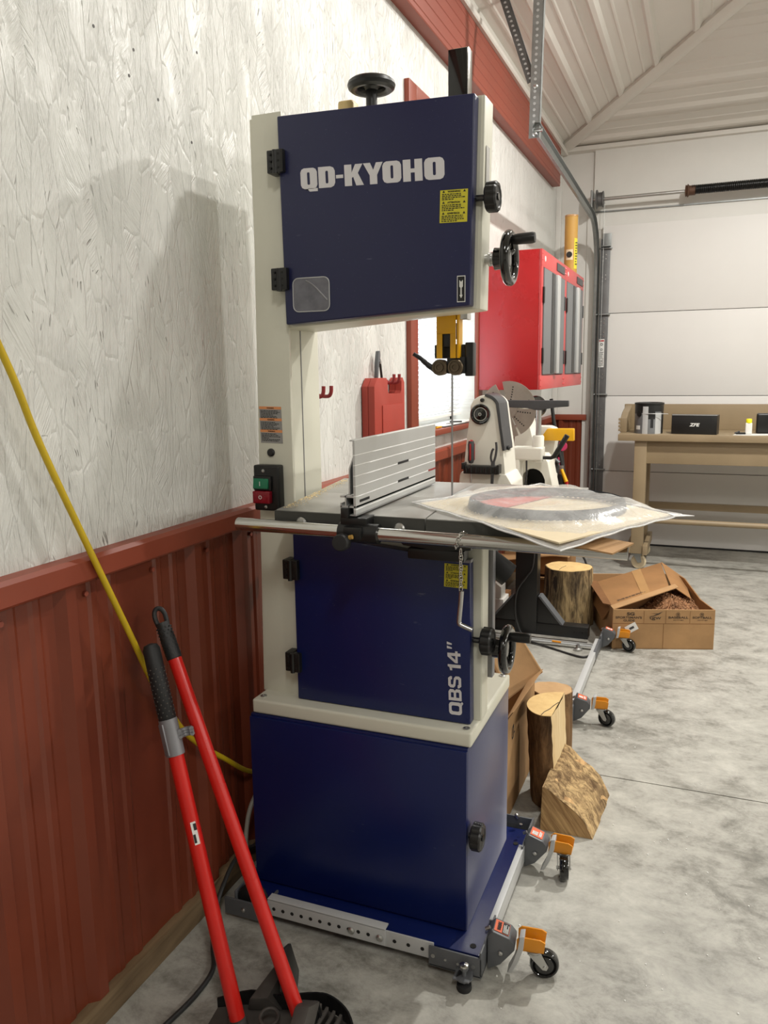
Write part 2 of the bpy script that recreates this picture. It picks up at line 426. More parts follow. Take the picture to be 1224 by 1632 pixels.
M['lt_grey'] = mat('light_grey_paint', (186, 187, 186), 0.42, 0.1, 0.04, 10)
M['orange'] = mat('orange_enamel', (214, 138, 28), 0.35, 0, 0.06, 10)
M['red_handle'] = mat('red_enamel_tube', (202, 30, 22), 0.30, 0, 0.05, 8)
M['grip'] = mat('ribbed_black_grip', (30, 30, 31), 0.55, 0, 0.15, 30, 0.8, 160)
M['silver_pl'] = mat('silver_plastic', (134, 134, 138), 0.4, 0.35, 0.05, 20)
M['dust_pl'] = mat('dusty_grey_plastic', (74, 70, 66), 0.6, 0, 0.25, 9)
M['hose'] = mat('yellow_hose_rubber', (196, 166, 26), 0.42, 0, 0.06, 12)
M['cable'] = mat('grey_black_cable', (40, 40, 40), 0.5)
M['cable_grey'] = mat('grey_cable', (150, 146, 136), 0.5)
M['cab_red'] = mat('gloss_red_cabinet', (166, 24, 27), 0.28, 0, 0.05, 4)
M['cab_face'] = mat('red_cabinet_lit', (188, 62, 62), 0.35, 0, 0.05, 6)  # paler copy of the cabinet red, light on the front put into colour
M['cab_grey'] = mat('grey_cabinet_door', (108, 109, 110), 0.5, 0.1, 0.05, 6)
M['kraft'] = mat('golden_kraft_tube', (176, 136, 64), 0.6, 0, 0.06, 8)
M['case_red'] = mat('red_tool_case', (162, 58, 46), 0.5, 0, 0.06, 10, 0.15, 180)
M['hook_red'] = mat('red_hook_vinyl', (140, 34, 38), 0.45)
M['bench'] = mat('beige_painted_wood', (144, 126, 98), 0.5, 0, 0.07, 5, 0.08, 60)
M['lathe'] = mat('white_cast_enamel', (220, 216, 204), 0.35, 0, 0.04, 6)
M['lathe_dark'] = mat('charcoal_cover', (62, 62, 64), 0.45, 0, 0.1, 10)
M['disc'] = mat('drilled_disc_steel', (160, 152, 142), 0.42, 0.75, 0.08, 30)
M['card'] = cardboard('corrugated_cardboard', (178, 140, 98))
M['card2'] = cardboard('brown_cardboard', (160, 118, 76))
M['card_dark'] = cardboard('dark_kraft_board', (132, 92, 58))  # darker brown than the other two boards
M['tape'] = mat('packing_tape', (170, 130, 84), 0.15, 0, 0.05, 10)
M['print_brown'] = mat('dark_brown_print', (70, 54, 40), 0.7)
M['end_pale'] = wood_end('log_end_pale', (226, 196, 136), (176, 132, 80))
M['end_tan'] = wood_end('log_end_tan', (200, 164, 118), (140, 102, 66))
M['bark'] = bark('rough_bark', (44, 34, 26), (186, 160, 116))
M['bark2'] = bark('brown_bark', (74, 54, 38), (150, 116, 80), 0.9)
M['bark3'] = bark('weathered_bark', (108, 84, 58), (214, 182, 132), 1.7)
M['split'] = grain('split_wood', (206, 174, 122), (232, 208, 164), (30, 30, 2))
M['sawn'] = grain('sawn_end', (146, 110, 70), (206, 168, 116), (130, 2, 9), rot=(0, 0.62, 0))
M['shavings'] = mat('wood_shavings', (142, 100, 66), 0.75, 0, 0.45, 40)
M['film'] = film('clear_plastic_sleeve', 0.46); M['film_edge'] = film('sealed_sleeve_edge', 1.6)
M['pane'] = film('clear_window_plastic', 0.35)
M['tracking'] = mat('clear_tracking_strip', (196, 194, 190), 0.25)
M['view_grey'] = mat('clear_window_grey', (104, 104, 112), 0.12, 0, 0.25, 30)
M['coil'] = mat('band_steel_blue', (66, 70, 76), 0.4, 0.6, 0.2, 30)
M['red_card'] = mat('red_label_card', (196, 92, 80), 0.55)
M['beige_card'] = mat('beige_insert_card', (208, 192, 160), 0.7, 0, 0.05, 8)
M['slat'] = translucent_white()
M['grey_drum'] = mat('tin_label_grey', (120, 122, 124), 0.35, 0.3, 0.15, 12)
M['magenta'] = mat('magenta_plastic', (176, 40, 84), 0.4)
M['spring'] = mat('oiled_black_spring', (34, 33, 32), 0.35, 0.4, 0.1, 20)
M['rust'] = mat('rusty_winding_end', (88, 62, 46), 0.6, 0.3, 0.15, 40)
M['paper'] = mat('paper_white', (222, 222, 218), 0.6)
M['saw_brown'] = mat('bearing_brown_steel', (98, 86, 70), 0.38, 0.8, 0.15, 40)
M['lav'] = mat('pale_tension_knob', (206, 182, 128), 0.45)
M['screw_red'] = mat('red_grip', (170, 28, 30), 0.4)
M['cap_yellow'] = mat('bright_yellow_cap', (232, 224, 20), 0.4)
# ================================================================== the room
YB = 6.575; XR = 9.0; YF = -5.4; EAVE = 3.05; SL = 1 / 3.0
bm = B(); box(bm, (-0.2, XR), (YF, YB + 0.2), (-0.12, -0.010)); floor = struct('floor', bm, M['dark'])
for y0, y1 in ((YF, 2.6415), (2.6465, 5.756), (5.762, YB + 0.1)):
    bm = B(); box(bm, (0.0, XR), (y0, y1), (-0.010, 0.0)); obj('slab', bm, M['floor'], floor, smooth=False)

# left wall: painted strand board above, window opening, steel sheets below
WY0, WY1, WZ0, WZ1 = 3.245, 4.205, 1.125, 2.44
bm = B()
for ys, zs in (((YF, WY0), (0.98, EAVE)), ((WY1, YB), (0.98, EAVE)), ((WY0, WY1), (0.98, WZ0)), ((WY0, WY1), (WZ1, EAVE)), ((YF, YB), (0.0, 0.98))):
    box(bm, (-0.16, 0.0), ys, zs)
wall_left = struct('wall_left', bm, M['osb'])
def rib_profile(y0, y1, first, pitch, majors=True):
    """outline of one ribbed sheet, as (along, height) pairs"""
    P = [(y0, 0.0)]; a = first
    while a < y1:
        for c, w, h in ((a, 0.030, 0.019), (a + pitch * 0.36, 0.016, 0.004), (a + pitch * 0.64, 0.016, 0.004)):
            if c - w > y0 and c + w < y1: P += [(c - w, 0), (c - w * 0.45, h), (c + w * 0.45, h), (c + w, 0)]
        a += pitch
    P.append((y1, 0.0)); return P
PITCH = 0.214
k = 0; y = 0.10 - PITCH * 2
first = 1.175 - PITCH * 10
while y < YB - 0.05:
    y1 = min(y + PITCH * 4, YB); fr = first
    while fr < y - 0.02: fr += PITCH
    P = rib_profile(y, y1, fr, PITCH)
    bm = B(); off = 0.004 + 0.0015 * (k % 2)
    sheet(bm, [(off + h, a, 0.055) for a, h in P], [(off + h, a, 0.99) for a, h in P])
    obj('steel_sheet', bm, M['steel_red'], wall_left, smooth=False); y = y1; k += 1
# screws of the sheets
bm = B(); a = first
while a < 3.0:
    for z in (0.945,):
        cyl(bm, (0.006, a + 0.055, z), (0.012, a + 0.055, z), 0.006, n=6)
    a += PITCH
obj('sheet_screw', bm, M['beam_red'], wall_left, kind='stuff')
bm = B()
prism(bm, [(0.0, YF, 0.985), (0.03, YF, 0.975), (0.034, YF, 0.98), (0.034, YF, 1.018), (0.026, YF, 1.026), (0.0, YF, 1.028)], (0, YB - YF, 0))
struct('trim_1', bm, M['trim_red'])
bm = B(); box(bm, (0.0, 0.028), (YF, YB), (0.0, 0.062), 0.003); struct('baseboard_left', bm, M['lumber'])
# red ribbed fascia under the eave
P = [(0.0, 2.742), (0.055, 2.742), (0.058, 2.746)]
for i in range(5):
    z = 2.765 + i * 0.052; P += [(0.058, z), (0.0605, z + 0.003), (0.0605, z + 0.009), (0.058, z + 0.012)]
P += [(0.058, 3.01), (0.0, 3.01)]
bm = B(); prism(bm, [(x, YF, z) for x, z in P], (0, 6.36 - YF, 0)); struct('trim_2', bm, M['beam_red'])
bm = B(); prism(bm, [(0.0, YF, 3.005), (0.074, YF, 3.005), (0.08, YF, 3.012), (0.08, YF, 3.03), (0.05, YF, 3.036), (0.05, YF, 3.06), (0.0, YF, 3.06)], (0, YB - YF, 0))
struct('trim_3', bm, M['ceiling'])

# hipped ceiling of ribbed white sheets
ceiling = None
bm = B(); R = XR / 2
pk = [(0, YF, EAVE), (XR, YF, EAVE), (XR, YB, EAVE), (0, YB, EAVE)]
r0, r1 = (R, YF + R, EAVE + R * SL), (R, YB - R, EAVE + R * SL)
vs = [bm.verts.new((x, y, z + 0.03)) for x, y, z in pk + [r0, r1]]
for f in ((0, 1, 4), (1, 2, 5, 4), (2, 3, 5), (3, 0, 4, 5)): bm.faces.new([vs[i] for i in f])
ceiling = struct('ceiling', bm, M['ceiling'])
def ceil_profile(a0, a1, first):
    P = [(a0, 0.0)]; a = first
    while a < a1 + 0.2:
        for c, w, h in ((a, 0.028, 0.020), (a + 0.082, 0.010, 0.004), (a + 0.160, 0.010, 0.004)):
            if c - w > a0 and c + w < a1: P += [(c - w, 0), (c - w * 0.4, h), (c + w * 0.4, h), (c + w, 0)]
        a += 0.24
    P.append((a1, 0.0)); return P
def ceil_sheet(side, a0, a1, first):
    P = ceil_profile(a0, a1, first); A = []; Bq = []
    for a, h in P:
        z = EAVE + a * SL - h
        if side == 'left': A.append((a, YF, z)); Bq.append((a, YB - a, z))
        else: A.append((a, YB - a, z)); Bq.append((XR - a, YB - a, z))
    bm = B(); sheet(bm, A, Bq); obj('ceiling_sheet', bm, M['ceiling'], ceiling, smooth=False)
for side, first in (('left', 0.04), ('back', 0.105)):
    a = 0.0; e = 0.80
    while a < R - 0.1:
        f = first
        while f < a - 0.03: f += 0.24
        ceil_sheet(side, a, min(e, R), f); a = e; e += 0.72
bm = B(); w = 0.055
hp = lambda t, s, dz: V((t + s * 0.7071, YB - t + s * 0.7071, EAVE + t * SL + dz))
A = [hp(0.0, -w, -0.035), hp(0.0, -w * 0.3, -0.05), hp(0.0, w * 0.3, -0.05), hp(0.0, w, -0.035), hp(0, w, 0.0), hp(0, -w, 0.0)]
Bq = [p + V((R, -R, R * SL)) for p in A]
loft(bm, A, Bq); struct('trim_4', bm, M['ceiling'])
bm = B(); prism(bm, [(0.0, YB, 3.01), (0.0, YB - 0.05, 3.02), (0.0, YB - 0.05, 3.05), (0.0, YB, 3.07)], (XR, 0, 0)); struct('trim_5', bm, M['ceiling'])

for y_, z_ in ((1.385, 2.065), (1.505, 2.062), (1.74, 2.135), (1.58, 1.985), (1.485, 2.005), (1.70, 1.925)):
    bm = B(); cyl(bm, (0.0, y_, z_), (0.0006, y_, z_), 0.0035, n=8); obj('nail_hole', bm, M['dust_pl'], wall_left)

# back wall with the roll-up door
bm = B()
box(bm, (-0.16, XR), (YB, YB + 0.15), (0.0, EAVE + 0.1)); wall_back = struct('wall_back', bm, M['white_wall'])
bm = B(); P = rib_profile(0.0, 0.275, 0.07, PITCH); sheet(bm, [(a, YB - 0.004 - h, 0.02) for a, h in P], [(a, YB - 0.004 - h, 1.0) for a, h in P])
obj('steel_sheet', bm, M['steel_red'], wall_back, smooth=False)
bm = B(); box(bm, (0.0, 0.275), (YB - 0.03, YB), (0.985, 1.03), 0.003); obj('cap_trim', bm, M['trim_red'], wall_back)
bm = B(); box(bm, (0.285, 5.2), (YB - 0.022, YB), (2.44, 3.03)); obj('header_board', bm, M['white_wall'], wall_back)
bm = B(); box(bm, (0.285, 5.2), (YB - 0.034, YB - 0.022), (2.562, 2.572), 0.001); obj('conduit', bm, M['galv'], wall_back, label='thin grey conduit strip above the door')
bm = B(); box(bm, (0.0, 0.04), (YB - 0.04, YB), (1.03, 3.02), 0.004); struct('trim_6', bm, M['white_wall'])
bm = B(); box(bm, (0.24, 0.40), (YB - 0.016, YB), (0.0, 2.6), 0.003); struct('trim_7', bm, M['white_wall'])
bm = B(); box(bm, (XR, XR + 0.15), (YF, YB), (0.0, EAVE + 0.05)); struct('wall_right', bm, M['white_wall'])
bm = B(); box(bm, (-0.16, XR + 0.15), (YF - 0.15, YF), (0.0, EAVE + 0.05)); struct('wall_front', bm, M['white_wall'])
bm = B(); box(bm, (0.36, 5.1), (YB - 0.018, YB - 0.016), (0.0, 2.45)); door = struct('door_1', bm, M['dark'])
zz = (0.012, 0.588, 1.178, 1.808, 2.458)
for a, b in zip(zz, zz[1:]):
    bm = B(); box(bm, (0.365, 5.1), (YB - 0.062, YB - 0.018), (a + 0.002, b - 0.002), 0.003, 2); obj('door_section', bm, M['door_white'], door)
bm = B(); box(bm, (0.365, 5.1), (YB - 0.06, YB - 0.02), (0.0, 0.013), 0.002); obj('bottom_seal', bm, M['black_mat'], door, label='black rubber seal along the bottom edge')

# window in the left wall
bm = B()
for ys, zs in (((WY0 - 0.09, WY0), (WZ0 - 0.02, WZ1 + 0.075)), ((WY1, WY1 + 0.09), (WZ0 - 0.02, WZ1 + 0.075)), ((WY0, WY1), (WZ1, WZ1 + 0.075))):
    box(bm, (0.0, 0.022), ys, zs, 0.003)
window = struct('window_1', bm, M['trim_red'])
bm = B(); box(bm, (-0.13, 0.045), (WY0 - 0.1, WY1 + 0.1), (WZ0 - 0.028, WZ0 - 0.002), 0.004); obj('window_sill', bm, M['trim_red'], window)
bm = B()
for ys, zs in (((WY0, WY0 + 0.045), (WZ0, WZ1)), ((WY1 - 0.045, WY1), (WZ0, WZ1)), ((WY0, WY1), (WZ0, WZ0 + 0.045)), ((WY0, WY1), (WZ1 - 0.045, WZ1)), ((WY0, WY1), (1.76, 1.80))):
    box(bm, (-0.155, -0.125), ys, zs, 0.003)
obj('window_sash', bm, M['white_pl'], window)
bm = B(); box(bm, (-0.143, -0.139), (WY0 + 0.03, WY1 - 0.03), (WZ0 + 0.03, WZ1 - 0.03)); obj('window_pane', bm, M['pane'], window)
blind = thing('venetian_blind', 'white horizontal slat blind lowered over the window in the left wall', 'blind', (-0.075, 3.72, WZ0 + 0.03))
bm = B(); box(bm, (-0.10, -0.055), (WY0 + 0.01, WY1 - 0.03), (WZ1 - 0.035, WZ1), 0.003); obj('head_rail', bm, M['white_pl'], blind)
bm = B(); box(bm, (-0.092, -0.062), (WY0 + 0.015, WY1 - 0.035), (WZ0 + 0.03, WZ0 + 0.045), 0.003); obj('bottom_rail', bm, M['white_pl'], blind)
slat_me = None; z = WZ0 + 0.062
while z < WZ1 - 0.04:
    if slat_me is None:
        bm = B(); c = [(0.012 * math.cos(a), 0.004 * math.sin(a)) for a in (-2.6, -1.9, -1.2, -0.5)]
        P = [(-0.0125, -0.0072), (-0.004, -0.0012), (0.005, 0.0042), (0.0125, 0.0072)]
        prism(bm, [(x, WY0 + 0.015, zz_) for x, zz_ in P] + [(x + 0.0006, WY0 + 0.015, zz_ - 0.0012) for x, zz_ in P[::-1]], (0, WY1 - WY0 - 0.05, 0))
        bm.transform(Matrix.Translation((0, -3.72, 0))); s = obj('slat', bm, M['slat'], blind, local=True); slat_me = s.data
    else:
        s = bpy.data.objects.new('slat', slat_me); COL.objects.link(s); s.parent = blind
    s.location = (-0.003, 0, z - WZ0 - 0.03); z += 0.0213
for yy in (3.4, 3.95):
    bm = B(); cyl(bm, (-0.064, yy, WZ0 + 0.04), (-0.064, yy, WZ1 - 0.02), 0.001, n=5); obj('lift_cord', bm, M['white_pl'], blind)
# ================================================================== the bandsaw
D = 1.703                                     # plane of its doors
saw = thing('bandsaw', 'tall cream and blue bandsaw standing on a blue cabinet base', 'bandsaw', (0.42, 1.87, 0.045))
# --- stand
bm = B(); box(bm, (0.10, 0.743), (1.592, 2.14), (0.045, 0.051), 0.002)
fl = obj('base_flange', bm, M['blue2'], saw)
bm = B()
for x, y in ((0.722, 1.618), (0.724, 2.06), (0.13, 1.62)): cyl(bm, (x, y, 0.0505), (x, y, 0.0525), 0.0075, n=10)
obj('flange_hole', bm, M['dark'], fl)
bm = B(); box(bm, (0.115, 0.695), (1.661, 2.073), (0.051, 0.522), 0.005); obj('stand_cabinet', bm, M['blue3'], saw)
bm = B(); box(bm, (0.1155, 0.694), (1.6545, 1.6625), (0.056, 0.516), 0.003); obj('stand_door', bm, M['blue2'], saw)
bm = B(); box(bm, (0.120, 0.702), (1.663, 2.055), (0.523, 0.560), 0.007, 3); pl = obj('top_plate', bm, M['cream'], saw)
bm = B()
for x, y in ((0.14, 1.69), (0.685, 1.685), (0.685, 2.035), (0.14, 2.03)):
    revolve(bm, [(0.0085, 0), (0.0085, 0.002), (0.006, 0.003), (0.004, 0.003), (0.004, 0.001)], (x, y, 0.56), (0, 0, 1), 12)
obj('plate_screw', bm, M['zinc'], pl)
def lobed_knob(name, c, R, th, m=None, ax='x'):
    bm = B(); prof = [(0.86, 0.0), (1.0, 0.12), (1.0, 0.86), (0.9, 1.0), (0.72, 1.0), (0.66, 0.93)]; rs = []; N = 56; c = V(c)
    for q, h in prof:
        row = []
        for i in range(N):
            a = 2 * PI * i / N; s = 1.0 - 0.085 * max(0, math.cos(8 * a)) ** 2 * (1 if q > 0.8 else 0)
            row.append(bm.verts.new(c + V((h * th, R * q * s * math.cos(a), R * q * s * math.sin(a)))))
        rs.append(row)
    skin_rings(bm, rs)
    kn = obj(name, bm, m or M['black'], saw)
    bm = B(); cyl(bm, c + V((-0.025, 0, 0)), c, R * 0.22, n=12); cyl(bm, c + V((th * 0.9, 0, 0)), c + V((th + 0.001, 0, 0)), R * 0.25, n=16)
    obj('knob_shaft', bm, M['black_gloss'], kn)
lobed_knob('stand_door_knob', (0.703, 1.672, 0.299), 0.033, 0.026)
# --- column
bm = B(); hexa(bm, [(0.132, 1.745, 0.558), (0.197, 1.745, 0.558), (0.197, 1.945, 0.558), (0.132, 2.0, 0.558), (0.132, 1.745, 1.972), (0.197, 1.745, 1.972), (0.197, 1.945, 1.972), (0.132, 2.0, 1.972)], 0.004)
col_ = obj('column', bm, M['cream'], saw)
bm = B(); hexa(bm, [(0.116, 1.730, 0.558), (0.226, 1.730, 0.558), (0.222, 1.748, 0.558), (0.120, 1.748, 0.558),
               (0.147, 1.730, 1.975), (0.226, 1.730, 1.975), (0.222, 1.748, 1.975), (0.150, 1.748, 1.975)], 0.003)
cf = obj('column_front', bm, M['cream'], saw)
bm = B(); box(bm, (0.194, 0.1985), (1.843, 1.8455), (1.05, 1.52)); obj('column_seam', bm, M['silver_pl'], col_, label='thin seam in the throat side')
# --- lower wheel housing
bm = B(); box(bm, (0.222, 0.705), (1.737, 1.80), (0.559, 0.985), 0.004)
low = obj('lower_housing', bm, M['cream'], saw)
bm = B(); hexa(bm, [(0.233, D, 0.562), (0.689, D, 0.562), (0.689, 1.735, 0.562), (0.233, 1.735, 0.562), (0.233, D, 0.998), (0.686, D, 0.955), (0.686, 1.735, 0.955), (0.233, 1.735, 0.998)], 0.004)
ld = obj('lower_door', bm, M['blue2'], saw)
bm = B(); box(bm, (0.700, 0.706), (1.74, 1.79), (0.56, 0.98), 0.001); obj('lower_edge_strip', bm, M['cream'], low)
# --- upper wheel housing
bm = B(); hexa(bm, [(0.196, 1.737, 1.488), (0.697, 1.737, 1.514), (0.697, 1.805, 1.514), (0.196, 1.93, 1.488),
               (0.19, 1.737, 1.962), (0.705, 1.737, 1.949), (0.705, 1.805, 1.949), (0.19, 1.93, 1.962)], 0.004)
up = obj('upper_housing', bm, M['cream'], saw)
bm = B(); hexa(bm, [(0.235, D, 1.495), (0.683, D, 1.520), (0.683, 1.735, 1.520), (0.235, 1.735, 1.495),
               (0.229, D, 1.956), (0.692, D, 1.944), (0.692, 1.735, 1.944), (0.229, 1.735, 1.956)], 0.004, 3)
ud_ = obj('upper_door', bm, M['blue'], saw)
bm = B(); hexa(bm, [(0.232, 1.7352, 1.492), (0.689, 1.7352, 1.517), (0.689, 1.7378, 1.517), (0.232, 1.7378, 1.492), (0.226, 1.7352, 1.959), (0.698, 1.7352, 1.947), (0.698, 1.7378, 1.947), (0.226, 1.7378, 1.959)])
obj('door_gasket', bm, M['cream'], up)
# blade viewing window of the door: recessed clear plastic
bm = B(); plate(bm, (0.257, D - 0.0006, 1.523), (1, 0, 0), (0, 0, 1), 0.094, 0.076, 0.001, 0.014)
vw = obj('view_window', bm, M['view_grey'], ud_, label='rounded clear plastic window with the wheel rim behind')
bm = B(); o_ = V((0.261, D - 0.0012, 1.527))
tube(bm, smooth_path([o_ + V((0.030, 0, 0.066)), o_ + V((0.052, 0, 0.052)), o_ + V((0.084, 0, 0.020))], 5), 0.0022, 5)
obj('wheel_rim', bm, M['silver_pl'], vw, label='pale wheel rim seen through the window')
bm = B(); 
P_ = [(0.014 + (0.094 - 0.028) * (1 if s_ in (0, 1) else 0), 0.014 + (0.076 - 0.028) * (1 if s_ in (1, 2) else 0)) for s_ in range(4)]
rp = []
for (cx_, cz_), a0 in zip(P_, (-90, 0, 90, 180)):
    for j in range(5): a = math.radians(a0 + 22.5 * j); rp.append(V((0.257 + cx_ + 0.0138 * math.cos(a), D - 0.0012, 1.523 + cz_ + 0.0138 * math.sin(a))))
tube(bm, rp, 0.0012, 6, True); obj('window_bezel', bm, M['lt_grey'], vw)
# --- hinges
def hinge(x, z):
    bm = B(); box(bm, (x - 0.0215, x - 0.001), (D - 0.010, D + 0.028), (z - 0.025, z + 0.025), 0.003)
    box(bm, (x + 0.001, x + 0.0215), (D - 0.013, D + 0.004), (z - 0.025, z + 0.025), 0.003)
    cyl(bm, (x, D - 0.010, z - 0.027), (x, D - 0.010, z + 0.024), 0.006, n=12)
    h = obj('hinge', bm, M['black'], saw)
    bm = B()
    for dz in (-0.015, 0.0, 0.015):
        for dx in (-0.011, 0.010): cyl(bm, (x + dx, D - 0.0105, z + dz), (x + dx, D - 0.0135, z + dz), 0.0028, n=8)
    obj('hinge_screw', bm, M['dark'], h)
for x, z in ((0.226, 1.858), (0.226, 1.599), (0.228, 0.902), (0.226, 0.661)): hinge(x, z)
# --- lettering on the doors
def octa(x0, x1, y0, y1, cx=0.13, cy=0.2):
    w, h = x1 - x0, y1 - y0; a, b = cx * w / 0.6, cy * h
    return [(x0 + a, y0), (x1 - a, y0), (x1 - a * .35, y0 + b * .3), (x1, y0 + b), (x1, y1 - b), (x1 - a * .35, y1 - b * .3), (x1 - a, y1), (x0 + a, y1), (x0 + a * .35, y1 - b * .3), (x0, y1 - b), (x0, y0 + b), (x0 + a * .35, y0 + b * .3)]
def slot(x0, x1, y0, y1): return octa(x0, x1, y0, y1, 0.16, 0.10)[::-1]
G = []
G += [octa(0.0, 1.0, 0.0, 1.0), slot(0.40, 0.56, 0.2, 0.80), [(0.40, 0.02), (1.0, 0.02), (1.0, -0.13), (0.52, -0.13), (0.46, -0.08)]]      # Q
x = 1.08; G += [[(x, 0), (x + .72, 0), (x + .9, .07), (x + .98, .22), (x + .98, .78), (x + .9, .93), (x + .72, 1), (x, 1)], slot(x + .42, x + .58, .2, .8)]
x = 2.12; G += [[(x, .40), (x + .42, .40), (x + .42, .56), (x, .56)]]
x = 2.62; G += [[(x, 0), (x + .42, 0), (x + .42, .36), (x + .5, .42), (x + .66, 0), (x + 1.1, 0), (x + .78, .58), (x + 1.06, 1), (x + .64, 1), (x + .42, .62), (x + .42, 1), (x, 1)]]
x = 3.75; G += [[(x + .32, 0), (x + .74, 0), (x + .74, .42), (x + 1.08, 1), (x + .70, 1), (x + .53, .66), (x + .36, 1), (x - .04, 1), (x + .32, .42)]]
x = 4.80; G += [octa(x, x + 1.04, 0, 1), slot(x + .45, x + .60, .2, .8)]
x = 5.94; G += [[(x, 0), (x + .42, 0), (x + .42, .40), (x + .64, .40), (x + .64, 0), (x + 1.06, 0), (x + 1.06, 1), (x + .64, 1), (x + .64, .58), (x + .42, .58), (x + .42, 1), (x, 1)]]
x = 7.10; G += [octa(x, x + 1.08, 0, 1), slot(x + .46, x + .62, .2, .8)]
obj('brand_lettering', glyph_bm(G, (0.2865, D, 1.787), (1, 0, -0.030), (-0.03, 0, 1), 0.341, 0.0505), M['white_ink'], ud_, label='silver white maker lettering', smooth=False)
T4 = [octa(0.0, 0.95, 0.0, 1.0), octa(0.25, 0.70, 0.2, 0.8)[::-1], [(.72, -.005), (.90, .11), (1.02, -.03), (.90, -.12)]]
sh = lambda P, dx: [(p[0] + dx, p[1]) for p in P]
T4 += [sh([(0, 0), (.68, 0), (.86, .12), (.86, .4), (.74, .52), (.84, .62), (.84, .88), (.66, 1), (0, 1)], 1.08), sh([(.22, .18), (.58, .18), (.63, .23), (.63, .37), (.58, .42), (.22, .42)][::-1], 1.08), sh([(.22, .6), (.56, .6), (.61, .64), (.61, .78), (.56, .82), (.22, .82)][::-1], 1.08)]
T4 += [sh([(0, .28), (.22, .28), (.26, .2), (.62, .2), (.66, .25), (.66, .36), (.62, .4), (.16, .46), (.02, .58), (.02, .84), (.16, 1), (.72, 1), (.86, .84), (.86, .70), (.64, .70), (.60, .80), (.28, .80), (.24, .76), (.24, .66), (.28, .62), (.74, .55), (.88, .42), (.88, .16), (.74, 0), (.14, 0), (0, .16)], 2.03)]
T4 += [sh([(.22, 0), (.46, 0), (.46, 1), (.30, 1), (.26, .88), (.02, .82), (.02, .66), (.22, .68)], 3.32)]
T4 += [sh([(.52, 0), (.74, 0), (.74, .22), (.88, .22), (.88, .40), (.74, .40), (.74, 1), (.46, 1), (0, .42), (0, .22), (.52, .22)], 3.90), sh([(.22, .40), (.52, .40), (.52, .76)][::-1], 3.90)]
T4 += [sh([(.04, .64), (.14, .64), (.26, 1.02), (.06, 1.02)], 4.90 + q_) for q_ in (0, .3)]
obj('model_lettering', glyph_bm(T4, (0.6725, D, 0.583), (-0.03, 0, 1), (-1, 0, -0.03), 0.179, 0.036), M['white_ink'], ld, label='silver white vertical model lettering', smooth=False)
def yellow_label(x0, z0, w, h, par, seed):
    xd, ud = V((1, 0, -0.025)), V((0.025, 0, 1)); o = V((x0, D - 0.0003, z0))
    bm = B(); plate(bm, o, xd, ud, w, h, 0.0006); lab = obj('warning_label', bm, M['sticker_yellow'], par, label='yellow warning label with black print')
    bm = B()
    for i, wd in enumerate(('WARNING', 'ATTENTION', 'ADVERTENCIA')):
        zt = h * (1 - (i + 0.24) / 3.0)
        t = text_bm(wd, o + xd * (w * 0.27) + ud * zt, xd, ud, w * 0.46, h * 0.055, 0.03, 0.0009); merge(bm, t)
        fine_print(bm, o + xd * (w * 0.07) + ud * (zt - h * 0.235), xd, ud, w * 0.86, h * 0.21, 4, 0.0009, 0.6, seed + i)
        for sx in (0.08, 0.83):
            q = o + xd * (w * sx) + ud * zt - V((0, 0.0009, 0))
            bm.faces.new([bm.verts.new(p) for p in (q, q + xd * w * 0.1, q + xd * w * 0.05 + ud * h * 0.075)])
    obj('label_print', bm, M['ink'], lab, smooth=False)
yellow_label(0.6155, 1.694, 0.061, 0.066, ud_, 3)
yellow_label(0.6245, 0.893, 0.055, 0.055, ld, 9)
# down-pointing blade arrow
bm = B(); plate(bm, (0.6545, D - 0.0003, 1.528), (1, 0, 0), (0, 0, 1), 0.0185, 0.055, 0.0005); ar = obj('direction_label', bm, M['paper'], ud_, label='black and white label with an arrow pointing down')
bm = B(); plate(bm, (0.6560, D - 0.0008, 1.5298), (1, 0, 0), (0, 0, 1), 0.0155, 0.0514, 0.0003); obj('label_field', bm, M['ink'], ar)
A = [(0, 0), (.5, .32), (.2, .32), (.2, 1.0), (.55, 1.12), (.55, 1.75), (.15, 1.62), (0, 1.55), (-.15, 1.62), (-.55, 1.75), (-.55, 1.12), (-.2, 1.0), (-.2, .32), (-.5, .32)]
obj('arrow', glyph_bm([A], (0.6600, D - 0.0011, 1.536), (1, 0, 0), (0, 0, 1), 0.0078, 0.038, 0.0004), M['paper'], ar, smooth=False)
# --- column label, grommet, switch
o = V((0.1385, 1.7298, 1.213)); xd, ud = V((1, 0, -0.02)), V((-0.02, 0, 1))
bm = B(); plate(bm, o, xd, ud, 0.062, 0.090, 0.0005); sl = obj('safety_label', bm, M['silver_label'], cf, label='silver safety label with three orange bands')
bm = B()
for i in range(3): plate(bm, o + ud * (0.0835 - i * 0.0285) + V((0, -0.0005, 0)), xd, ud, 0.062, 0.0065, 0.0003)
obj('orange_band', bm, M['orange_label'], sl)
bm = B()
for i in range(3):
    fine_print(bm, o + xd * 0.004 + ud * (0.061 - i * 0.0285), xd, ud, 0.054, 0.0205, 6, 0.0012, 0.5, 30 + i)
    merge(bm, text_bm('WARNING', o + xd * 0.022 + ud * (0.0852 - i * 0.0285), xd, ud, 0.020, 0.0026, 0.03, 0.0012))
obj('label_print', bm, M['ink'], sl, smooth=False)
bm = B(); revolve(bm, [(0.010, 0), (0.010, 0.004), (0.0075, 0.007), (0.003, 0.0075)], (0.1665, 1.730, 1.189), (0, -1, 0), 20); obj('grommet', bm, M['black'], cf)
bm = B(); box(bm, (0.1285, 0.200), (1.702, 1.731), (1.046, 1.160), 0.006, 3); sw = obj('switch_box', bm, M['black'], saw, label='black switch box with green and red buttons')
